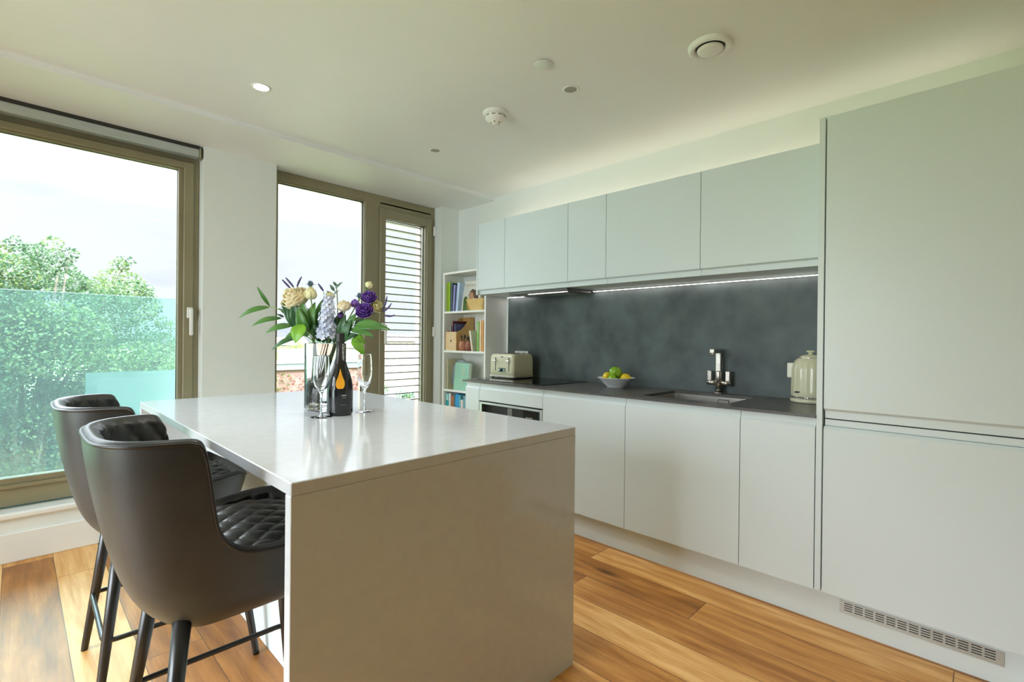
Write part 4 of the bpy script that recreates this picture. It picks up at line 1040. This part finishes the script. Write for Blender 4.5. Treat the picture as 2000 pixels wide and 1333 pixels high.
rose('cream_rose', px(564, 568, .02), ER*-.5+Vector((0, 0, 1)), .020, M_BUD, 'small pale bud just left of and behind the large rose', 'flower', 3, G, 1.2)
rose('cream_rose', px(652, 574, -.01), EF*-.3+Vector((0, 0, 1)), .022, M_BUD, 'pale greenish bud above the light blue spike', 'flower', 3, G)
rose('cream_rose', px(728, 552, .0), ER*.5+EF*-.1+Vector((0, 0, .8)), .017, M_BUD, 'small lemon-coloured bud at the top right of the bouquet', 'flower', 3, G, 1.2)
rose('cream_rose', px(746, 594, -.01), ER*.6+EF*-.5+Vector((0, 0, .5)), .026, M_BUD, 'pale yellow bloom at the right edge behind the purple flowers', 'flower', 4, G, op=.8)
rose('purple_lisianthus', px(731, 576, -.03), ER*.15+EF*-.75+Vector((0, 0, .6)), .027, M_PURP, 'upper purple ruffled flower at the right of the bouquet', 'flower', 5, G, op=1.0)
rose('purple_lisianthus', px(726, 603, -.06), ER*.05+EF*-.9+Vector((0, 0, .5)), .030, M_PURP, 'lower and largest purple ruffled flower at the right', 'flower', 5, G, op=1.0)
rose('purple_lisianthus', px(700, 588, .0), ER*-.2+EF*-.2+Vector((0, 0, 1)), .019, M_PURP, 'small purple bud right of the small cream rose', 'flower', 3, G, 1.3)
rose('purple_lisianthus', px(676, 612, -.02), ER*.2+EF*-.6+Vector((0, 0, .5)), .014, M_PURP, 'tiny purple bud below the small cream rose', 'flower', 3, G)
# delphinium spike
def spike(name, p0, p1, n, R, fs, mt, label, cat, seed):
    rnd = random.Random(seed); o = empty(name, p0, label=label, cat=cat, group=G); b = MB()
    for i in range(n):
        t_ = i/n; c_ = p0.lerp(p1, t_); a = i*2.39996; r = R*(1-.55*t_**1.5)
        out = ER*math.cos(a)+EF*math.sin(a); f0 = c_+out*r*(.55+.5*rnd.random())
        ax = (out+Vector((0, 0, .25))).normalized(); x = ax.cross(Vector((0, 0, 1))).normalized(); y = ax.cross(x); s_ = fs*(1-.45*t_)
        for k in range(5):
            q = 2*PI*k/5+rnd.random()*.5; dr = x*math.cos(q)+y*math.sin(q); tg = ax.cross(dr)
            P = [f0-ax*s_*.2, f0+dr*s_*.55+tg*s_*.42+ax*s_*.12, f0+dr*s_*1.05+ax*s_*.30, f0+dr*s_*.55-tg*s_*.42+ax*s_*.12]
            vs = [b.bm.verts.new(p-o.location) for p in P]; b._f((vs[0], vs[1], vs[2])); b._f((vs[0], vs[2], vs[3]))
    ob = b.build('florets', mt, o, recalc=False)
    stem(o, p1, .002)
    return o
spike('pale_blue_delphinium', px(652, 658, -.055), px(655, 575, -.035), 120, .042, .0150, M_BLUEP, 'pale blue and white flower spike in the centre of the bouquet', 'flower', 3)
for i, (p, q, lb) in enumerate((((576, 562), (561, 545), 'thin violet spike leaning out at the far upper left'), ((582, 559), (568, 541), 'thin violet spike, second from the left'), ((589, 558), (600, 539), 'thin violet spike pointing up right above the large rose'),
        ((640, 566), (631, 552), 'thin violet spike left of the eucalyptus sprig'), ((754, 600), (765, 574), 'curved violet spike, uppermost at the right edge'), ((754, 605), (774, 588), 'curved violet spike, middle of three at the right edge'), ((758, 612), (781, 611), 'curved violet spike, lowest of three at the right edge'))):
    o = empty('veronica_spike', px(*p), label=lb, cat='flower', group=G); A_, B_ = px(*p, -.01), px(*q, -.02)
    bul = ER*(.008 if q[0] > 700 else -.002)+Vector((0, 0, -.010 if q[0] > 700 else .004)); P = curve_pts(A_, B_, bul, 10)
    b = MB(); b.tube([v_-o.location for v_ in P], [.0030, .0036, .0042, .0046, .0046, .0044, .0042, .0038, .0032, .0024, .0008], 8); b.build('spike', M_VERON, o); stem(o, A_, .0014)
def thistle(p, R, lb):
    o = empty('blue_thistle', p, label=lb, cat='flower', group=G); b = MB()
    for i in range(60):
        z_ = 1-2*(i+.5)/60; a = i*2.39996; r = math.sqrt(1-z_*z_); d_ = Vector((r*math.cos(a), r*math.sin(a), z_*1.3)); t1 = d_.cross(Vector((0, 0, 1.01))).normalized()*R*.16; t2 = d_.cross(t1).normalized()*R*.16
        vs = [b.bm.verts.new(q_) for q_ in (d_*R*.6+t1, d_*R*.6-t1*.5+t2, d_*R*.6-t1*.5-t2, d_*R*1.35)]; b._f((vs[0], vs[1], vs[3])); b._f((vs[1], vs[2], vs[3])); b._f((vs[2], vs[0], vs[3]))
    b.lathe([(0, -R*.8), (R*.6, -R*.4), (R*.72, 0), (R*.5, R*.6), (0, R*.85)], n=14); b.build('head', M_THIST, o)
    for k in range(7):
        a = 2*PI*k/7; dr = ER*math.cos(a)+EF*math.sin(a); leaf(o, p-Vector((0, 0, R*.7)), p+dr*R*2.1+Vector((0, 0, -R*.2)), R*.22, M_THIST, name='bract')
    stem(o, p-Vector((0, 0, R*.8)), .0016)
thistle(px(613, 552), .011, 'blue-grey thistle head above the tulip bud'); thistle(px(708, 574, .01), .011, 'blue-grey thistle beside the small purple bud')
thistle(px(563, 598, .0), .010, 'blue-grey thistle at the left edge below the large rose')
def sprig(name, stem_head, leaves, mt, lb, r=.0022):
    o = empty(name, stem_head, label=lb, cat='foliage', group=G)
    stem(o, Vector(stem_head), r)
    for (bs, tp, w) in leaves: leaf(o, bs, tp, w, mt, up=-EF+Vector((0, 0, .5)) )
    return o
sprig('leaf_sprig', px(541, 598, -.03), [(px(541, 598, -.03), px(518, 560, -.04), .0085), (px(541, 599, -.03), px(488, 622, -.06), .014), (px(562, 620, -.02), px(512, 637, -.06), .0135)], M_LEAFM, 'long sprig with three leaves reaching far out to the left')
sprig('leaf_sprig', px(590, 640, -.05), [(px(590, 634, -.05), px(543, 650, -.08), .016), (px(602, 650, -.04), px(577, 662, -.07), .018)], M_LEAFM, 'sprig with broad leaves hanging at the lower left')
sprig('leaf_sprig', px(600, 652, -.05), [(px(605, 655, -.05), px(556, 681, -.08), .014)], M_LEAFD, 'single dark leaf drooping left over the vase rim')
sprig('leaf_sprig', px(612, 640, -.085), [(px(617, 632, -.09), px(607, 668, -.115), .034)], M_LEAFB, 'bright green round leaf in front at the vase rim')
sprig('leaf_sprig', px(576, 615, .0), [(px(592, 645, .0), px(560, 585, -.01), .022), (px(594, 640, -.01), px(575, 590, -.03), .026), (px(600, 640, -.03), px(590, 588, -.05), .028), (px(585, 640, .02), px(557, 600, .02), .016)], M_LEAFD, 'cluster of dark leaves under the large cream rose')
sprig('leaf_sprig', px(612, 600, -.02), [(px(612, 650, -.03), px(608, 590, -.05), .030), (px(620, 650, -.03), px(628, 588, -.03), .026), (px(618, 655, -.05), px(602, 600, -.07), .026), (px(628, 640, .0), px(640, 575, .02), .020)], M_LEAFM, 'tall green leaves behind the tulip stem')
sprig('leaf_sprig', px(700, 630, -.04), [(px(706, 634, -.05), px(780, 641, -.08), .026), (px(700, 640, -.05), px(752, 655, -.10), .020), (px(690, 650, -.03), px(712, 608, -.05), .020)], M_LEAFM, 'broad pointed leaf stretching out to the right')
sprig('leaf_sprig', px(684, 640, -.02), [(px(680, 665, -.03), px(690, 612, -.05), .024), (px(685, 665, -.04), px(703, 622, -.06), .022), (px(676, 668, -.03), px(716, 650, -.07), .024), (px(690, 650, 0), px(668, 610, .0), .020), (px(700, 640, .02), px(722, 612, .0), .018)], M_LEAFD, 'cluster of dark leaves under the purple flowers')
sprig('leaf_sprig', px(706, 652, -.05), [(px(707, 653, -.05), px(734, 668, -.09), .020), (px(706, 657, -.06), px(734, 690, -.10), .022)], M_LEAFB, 'pair of bright green leaves hanging at the right above the flute')
sprig('leaf_sprig', px(640, 640, .03), [(px(645, 670, .03), px(650, 600, .04), .028), (px(655, 668, .03), px(672, 600, .04), .026), (px(635, 668, .03), px(626, 600, .05), .026), (px(640, 665, -.04), px(632, 632, -.07), .014)], M_LEAFD, 'dark leaves filling the back of the bouquet')
o = sprig('eucalyptus_sprig', px(664, 560, .0), [(px(660, 566, 0), px(651, 553, 0), .0075), (px(662, 560, 0), px(672, 552, 0), .0075), (px(664, 556, 0), px(657, 547, 0), .0065), (px(668, 556, 0), px(677, 549, -.01), .0065), (px(660, 572, 0), px(670, 565, -.01), .0065), (px(656, 574, 0), px(646, 566, -.01), .0065)], M_LEAFS, 'grey-green eucalyptus sprig at the top centre')
sprig('eucalyptus_sprig', px(556, 604, .0), [(px(566, 612, 0), px(553, 600, -.01), .006), (px(562, 618, 0), px(549, 612, -.01), .006), (px(568, 604, 0), px(556, 590, -.01), .006), (px(570, 596, 0), px(560, 580, 0), .006)], M_LEAFS, 'grey-green eucalyptus sprig at the left edge')

# ------------------------------------------------------------ outside the windows
t = empty('glass_balustrade', (-.54, 3.95, 0), label='frameless teal-tinted glass balustrade outside the large left window', cat='balustrade')
def tl(mb, e): return toloc(mb, e)
tl(MB().box(-2.3, .80, 3.944, 3.956, .201, 1.424), t).build('glass_panel', M_BALU, t)
tl(MB().box(-2.3, .80, 3.9435, 3.9565, 1.424, 1.430), t).build('polished_edge', glassmat('glass_edge', (.75, .85, .84), (.5, .65, .62), 1.0, haze=.3, hazecol=(.4, .45, .45)), t, label='pale polished top edge')
tl(MB().box(.300, .798, 3.9385, 3.9435, .201, .944), t).build('reflection_panel', M_REFLECT, t, label='pale blue rectangle standing for a reflection in the glass')  # pane drawn in place of a reflection on the glass panel
MB().box(-2.3, 2.74, 3.81, 4.02, -.25, .20).build('outer_ledge', nmat('ledge_stone', (0.120, 0.120, 0.108), (0.144, 0.144, 0.132), 5, .8), label='pale stone ledge under the balustrade and louvres', cat='ledge')
t = empty('louvre_screen', (2.43, 3.85, 0), label='fixed horizontal louvre screen outside the narrow window sash', cat='louvres')
M_SLAT = nmat('louvre_metal', (.13, .12, .10), (.17, .155, .13), 8, .45, metal=.3)
for k in range(30):
    z = 2.215-.0643*k
    tl(MB().box(2.10, 2.688, 3.832, 3.872, z-.0045, z+.0045, .001, 1), t).build('slat', M_SLAT, t)
for x in (2.094, 2.694): tl(MB().box(x-.006, x+.010, 3.826, 3.878, .20, 2.36), t).build('post', M_FRAMED, t)

# ground far below: grass, water, paths
GZ = -8.0
M_GRASS = nmat('meadow_grass', (0.064, 0.096, 0.028), (0.120, 0.144, 0.056), .25, .95, detail=8)
MB().box(-160, 400, 4.5, 420, GZ-.5, GZ).build('ground', M_GRASS, kind='structure')
MB().box(28, 160, 62, 74, GZ+.01, GZ+.08).build('river', nmat('river_water', (0.064, 0.096, 0.112), (0.104, 0.136, 0.152), .4, .12), label='strip of blue-grey river beyond the louvres', cat='river')
MB().box(23, 90, 36, 47, GZ+.01, GZ+.06).build('gravel_path', nmat('tan_path', (0.152, 0.132, 0.096), (0.192, 0.168, 0.120), 1.2, .95), label='tan gravel ground on the near side of the river', cat='path')

def leaves(mb, c, r, n, s, rnd, flat=.8, mi=0):
    bm = mb.bm
    for _ in range(n):
        while True:
            d = Vector((rnd.uniform(-1, 1), rnd.uniform(-1, 1), rnd.uniform(-1, 1)))
            if .15 < d.length <= 1: break
        d = d.normalized()*(d.length**.45)
        p = Vector(c) + Vector((d.x*r, d.y*r, d.z*r*flat))
        a = Vector((rnd.gauss(0, 1), rnd.gauss(0, 1), rnd.gauss(0, .7))).normalized(); q = a.cross(Vector((rnd.gauss(0, 1), rnd.gauss(0, 1), rnd.gauss(0, 1)))).normalized()
        k = s*rnd.uniform(.6, 1.25); 
        vs = [bm.verts.new(p+v) for v in (a*k, q*k*.55+a*.2*k, -a*k*.7, -q*k*.55+a*.2*k)]
        f = bm.faces.new(vs); f.material_index = mi if rnd.random() < .7 else (mi+1) % 3
def leafmat(n, c):
    mm, nt, b, N, L = mat(n, c, .6, 0, .3); tr = N('ShaderNodeBsdfTranslucent'); tr.inputs[0].default_value = (*[min(1, v*1.3) for v in c], 1)
    mx = N('ShaderNodeMixShader'); mx.inputs[0].default_value = .4; out = nt.nodes['Material Output']
    L(b.outputs[0], mx.inputs[1]); L(tr.outputs[0], mx.inputs[2]); L(mx.outputs[0], out.inputs[0]); return mm
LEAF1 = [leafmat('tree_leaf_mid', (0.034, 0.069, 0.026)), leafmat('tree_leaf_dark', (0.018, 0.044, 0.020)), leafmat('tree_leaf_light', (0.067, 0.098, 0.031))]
LEAF2 = [leafmat('bush_leaf_yellow', (0.112, 0.132, 0.026)), leafmat('bush_leaf_green', (0.066, 0.106, 0.026)), leafmat('bush_leaf_lime', (0.152, 0.158, 0.040))]
LEAF3 = [leafmat('creeper_green', (0.073, 0.099, 0.026)), leafmat('creeper_red', (0.139, 0.033, 0.026)), leafmat('creeper_pink', (0.165, 0.086, 0.066))]
M_BARK = nmat('tree_bark', (.07, .06, .045), (.13, .11, .08), 10, .9)
CL = [(-1.58,12.48,1.95,0.39),(-1.51,12.88,2.09,0.42),(-1.38,12.84,2.23,0.41),(-1.16,11.93,2.34,0.3),(-1.07,12.3,2.39,0.44),(-0.86,11.23,2.38,0.44),(-0.76,11.49,2.42,0.37),(-0.67,12.15,2.32,0.38),(-0.5,11.43,2.14,0.3),(-0.42,12.83,2.35,0.34),(-0.24,11.32,2.19,0.41),(-0.1,11.28,2.15,0.42),(0.04,11.25,2.18,0.39),(0.2,12.74,2.63,0.3),(0.33,11.43,2.38,0.33),(0.54,12.74,2.25,0.45),(0.72,12.92,2.2,0.34),(0.86,12.36,1.98,0.38),(1.09,12.88,1.96,0.33),(1.28,12.93,2.08,0.4),(1.33,11.6,2.09,0.43),(1.47,11.33,1.94,0.35),(1.63,11.13,1.7,0.32),(1.99,12.21,1.35,0.35),(2.23,12.36,0.79,0.3),(-0.01,11.6,2.69,0.16),(0.45,11.6,2.76,0.16),(0.54,11.6,2.49,0.16),(0.23,11.6,2.62,0.16),(1.34,11.6,2.47,0.16),(1.42,11.6,2.55,0.16),(1.75,11.6,2.04,0.16),(2.04,11.6,1.44,0.16),(0.65,11.6,2.59,0.16),(-0.19,11.6,2.6,0.16),(-0.53,12.09,1.27,0.73),(-0.53,10.69,0.59,0.68),(1.16,13.1,-1.61,0.41),(-0.38,10.65,0.21,0.4),(-1.11,12.99,-1.67,0.48),(1.85,11.67,-1.96,0.54),(0.16,12.97,-1.05,0.44),(1.45,13.62,-1.85,0.41),(-1.47,13.53,1.12,0.64),(-0.49,11.53,-1.33,0.62),(-0.55,10.99,1.79,0.43),(0.72,10.66,-1.71,0.46),(2.05,11.28,0.18,0.56),(0.41,11.89,-1.14,0.58),(-1.41,12.13,-1.23,0.41),(1.08,13.1,-2.16,0.65),(-1.39,13.29,0.7,0.46),(-0.74,13.31,0.59,0.8),(2.28,12.91,0.51,0.6),(-0.03,10.98,1.35,0.56),(-0.4,12.57,-1.88,0.78),(0.04,11.4,1.15,0.44),(1.32,13.09,-1.76,0.54),(1.27,13.01,-0.78,0.67),(-0.44,12.1,-0.49,0.51),(1.3,13.62,-0.85,0.52),(0.65,12.31,-0.04,0.4),(-0.89,13.2,-0.43,0.59),(0.66,12.63,-1.18,0.54),(1.12,13.28,-1.54,0.54),(1.83,13.66,-0.91,0.79),(0.13,13.26,0.17,0.47),(2.07,12.87,0.38,0.68),(1.18,11.89,-0.05,0.67),(0.57,12.88,-1.09,0.65),(-1.57,12.65,1.89,0.58),(-0.81,10.64,-0.16,0.65),(-0.06,10.94,1.62,0.42),(-0.53,10.62,1.75,0.48),(-0.09,12.45,0.95,0.64),(-0.83,11.84,-1.24,0.4),(-0.8,13.24,0.8,0.45),(0.24,13.66,1.15,0.63),(1.43,12.62,0.74,0.73),(-0.44,12.36,2.04,0.64),(0.4,10.5,1.11,0.76),(-1.14,10.96,0.29,0.65),(0.55,11.92,-1.49,0.55),(-0.87,11.75,1.34,0.79),(0.41,12.14,1.54,0.79),(-0.27,12.12,1.24,0.79),(-0.73,12.55,0.52,0.45),(-0.18,13.23,1.38,0.71),(-1.72,13.59,0.25,0.51),(1.09,11.01,1.6,0.51),(0.48,12.49,0.48,0.66),(1.06,11.61,1.35,0.61),(-0.64,11.69,0.34,0.59),(0.98,11.33,-0.02,0.41),(-0.11,12.3,-1.55,0.76),(-1.56,12.4,-0.69,0.57),(0.99,13.51,-0.47,0.59),(-0.34,11.15,0.93,0.74),(-0.73,13.26,-1.22,0.43),(0.89,13.08,0.66,0.51),(-0.03,11.59,0.22,0.6),(-0.99,10.73,0.22,0.72),(-0.92,12.69,-1.03,0.72),(-1.7,13.79,-0.65,0.79),(1.66,13.64,1.87,0.66),(-0.7,12.52,-1.48,0.46),(-0.24,10.64,1.86,0.65),(-1.11,10.69,0.99,0.43),(0.31,10.94,-0.58,0.75),(-0.21,12.12,1.26,0.64),(2.06,12.8,0.98,0.42),(-1.26,13.5,-0.24,0.6),(0.26,12.32,-0.21,0.51),(-0.73,10.94,-0.47,0.61),(-0.8,11.09,1.02,0.69),(0.95,12.7,-0.49,0.43),(-1.23,11.29,1.96,0.64),(1.79,13.13,0.36,0.53),(-1.35,11.0,-0.29,0.42),(-0.96,12.69,2.14,0.79),(0.51,11.6,1.09,0.49),(0.44,10.95,1.12,0.55),(1.41,11.93,-0.41,0.72),(1.56,12.39,0.21,0.64),(0.89,10.61,0.92,0.44),(1.48,10.5,0.52,0.7),(-0.05,11.91,-1.35,0.65),(-1.1,11.77,1.87,0.55),(-0.77,11.45,1.39,0.46),(-0.97,13.55,0.45,0.41)]
def tree(clumps, trunk, base, label, mats, ls, per, seed, name='tree', group='trees outside', leafflat=.8):
    rnd = random.Random(seed)
    o = empty(name, base, label=label, cat='tree', group=group)
    b = MB()
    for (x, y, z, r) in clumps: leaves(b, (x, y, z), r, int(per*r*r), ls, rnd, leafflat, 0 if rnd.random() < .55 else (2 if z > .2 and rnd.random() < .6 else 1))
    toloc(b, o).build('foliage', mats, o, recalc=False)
    b = MB(); top = Vector(trunk); bs = Vector(base)
    b.tube([bs, bs.lerp(top, .6), top], [.22, .16, .10], 10)
    for (x, y, z, r) in clumps[::3]:
        e = Vector((x, y, z)); s0 = bs.lerp(top, min(1, .55+.4*rnd.random())); m_ = (s0+e)/2+Vector((0, 0, -.2)); b.tube([s0, m_, e], [.055, .03, .008], 6)
    toloc(b, o).build('trunk', M_BARK, o)
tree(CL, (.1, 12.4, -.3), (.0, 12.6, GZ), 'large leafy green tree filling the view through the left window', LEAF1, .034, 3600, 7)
rnd = random.Random(4)
def blob(cx, cy, cz, R, n, rr): return [(cx+rnd.uniform(-R, R), cy+rnd.uniform(-R*.6, R*.6), cz+rnd.uniform(-R*.5, R*.40), rr*rnd.uniform(.7, 1.2)) for _ in range(n)]
tree([(x, y, z, r) for (x, y, z, r) in blob(3.55, 24, -.4, 1.3, 14, .8)], (3.6, 24, -2), (3.6, 24, GZ), 'yellow-green tree at the right edge of the left window view', LEAF2, .10, 420, 9)
tree(blob(1.9, 19.5, -1.2, 1.6, 16, .8), (2.0, 19.5, -3), (2.0, 19.5, GZ), 'mid green tree standing behind the large tree, lower right', LEAF1, .10, 420, 10)
tree(blob(-1.5, 18, -2.2, 3.2, 26, 1.2), (-1.5, 18, -5), (-1.5, 18, GZ), 'dense green tree low behind the large tree', LEAF1, .12, 300, 12)
tree(blob(1.4, 14.5, -4.6, 2.6, 26, 1.0), (1.4, 14.5, -6), (1.4, 14.5, GZ), 'green bushy tree below the large tree, seen through the balustrade', LEAF1, .10, 380, 13)
tree(blob(-1.6, 12.5, -4.9, 2.4, 24, 1.0), (-1.6, 12.5, -6), (-1.6, 12.5, GZ), 'dark green shrub mass at the foot of the window view', LEAF1, .09, 420, 14)
# far tree belt on the horizon
for i, (x, y, R, lb) in enumerate(((19.6, 52, 2.4, 'yellow-green tree standing above the brick building, left part of the middle window'), (43, 112, 4.0, 'distant hazy tree on the horizon behind the brick building'), (56, 120, 4.5, 'distant tree right of the middle window view'),
        (69, 112, 4.5, 'distant tree seen through the louvres'), (20, 100, 5.5, 'distant tree just right of the big tree'), (33, 57, 2.2, 'dark green bush by the river, left'), (39, 57, 2.2, 'dark green bush by the river, middle'), (45, 57, 2.2, 'dark green bush by the river, right'))):
    cz = (-1.0 if i == 0 else (-2.2 if y > 90 else -6.4))
    tree(blob(x, y, cz, R, 12, R*.40), (x, y, cz-R*.4), (x, y, GZ), lb, LEAF2 if i == 0 else LEAF1, .05*R+.06, 60 if R >= 4 else 150, 20+i)

# low brick building opposite the middle window
M_ROOF = nmat('pale_roof', (0.168, 0.172, 0.168), (0.208, 0.212, 0.208), .6, .8)
t = empty('brick_building', (19, 44, GZ), label='low red brick building with a pale flat roof opposite the middle window', cat='building')
tl(MB().box(8.5, 22.4, 40, 49, GZ, -1.35), t).build('brick_wall', M_REDBRICK, t)
tl(MB().box(8.3, 22.6, 39.8, 49.2, -1.35, -1.12), t).build('roof', M_ROOF, t)
tl(MB().box(8.2, 22.7, 39.7, 40.0, -1.42, -.92), t).build('parapet', nmat('parapet_metal', (0.144, 0.168, 0.184), (0.180, 0.200, 0.216), 2, .4, metal=.4), t)
tl(MB().box(8.2, 22.7, 39.6, 39.7, -.92, -.80), t).build('coping', nmat('coping_metal', (0.240, 0.256, 0.264), (0.272, 0.284, 0.292), 2, .4), t)
for k, (x0, x1, z1) in enumerate(((12, 15.5, -.1), (17.2, 20.5, .1))): tl(MB().box(x0, x1, 44, 47.5, -1.12, z1), t).build('roof_housing', nmat('plant_room', (0.200, 0.192, 0.176), (0.232, 0.224, 0.208), 1, .8), t)
o = empty('climbing_plant', (16, 39.8, -4), label='red and green creeper covering the brick building wall', cat='climbing plant')
b = MB(); rnd = random.Random(3)
for k in range(70):
    x = rnd.uniform(13.8, 21.8); z = rnd.uniform(-5.5, -1.7); mi = 0 if x < 15.6 else (1 if rnd.random() < .65 else 2)
    leaves(b, (x, 39.75, z), .55, 45, .11, rnd, .8, mi)
toloc(b, o).build('leaves', LEAF3, o, recalc=False)
# far pale blocks seen through the louvres
for i, (x, y, w, d, z, c_, lb) in enumerate(((60, 96, 9, 6, .6, (0.169, 0.130, 0.111), 'pale pinkish apartment block beyond the river'), (50.5, 95, 7, 6, -.8, (0.176, 0.163, 0.143), 'cream low house beyond the river, left of the apartment block'), (34, 98, 12, 7, -.3, (0.156, 0.156, 0.143), 'long pale building on the horizon in the middle window'))):
    t = empty('far_building', (x, y, GZ), label=lb, cat='building', group='distant buildings')
    wl = nmat('far_render', c_, tuple(v*1.1 for v in c_), 1, .9)
    tl(MB().box(x-w/2, x+w/2, y-d/2, y+d/2, GZ, z), t).build('wall', wl, t)
    b = MB(); b.loft([[Vector((xx, y-d/2-.3, z)), Vector((xx, y+d/2+.3, z)), Vector((xx, y, z+1.5))] for xx in (x-w/2-.3, x+w/2+.3)], True, True, False); tl(b, t).build('roof', nmat('far_roof', (0.120, 0.104, 0.100), (0.152, 0.132, 0.124), 1, .9), t)
    M_FWIN = mat('far_window', (.10, .10, .10), .5)[0]; nW = int(w//1.6)
    for k in range(nW):
        for zz in (z-1.6, z-4.2): tl(MB().box(x-w/2+.7+k*1.6, x-w/2+1.5+k*1.6, y-d/2-.05, y-d/2+.02, zz, zz+1.2), t).build('window', M_FWIN, t)
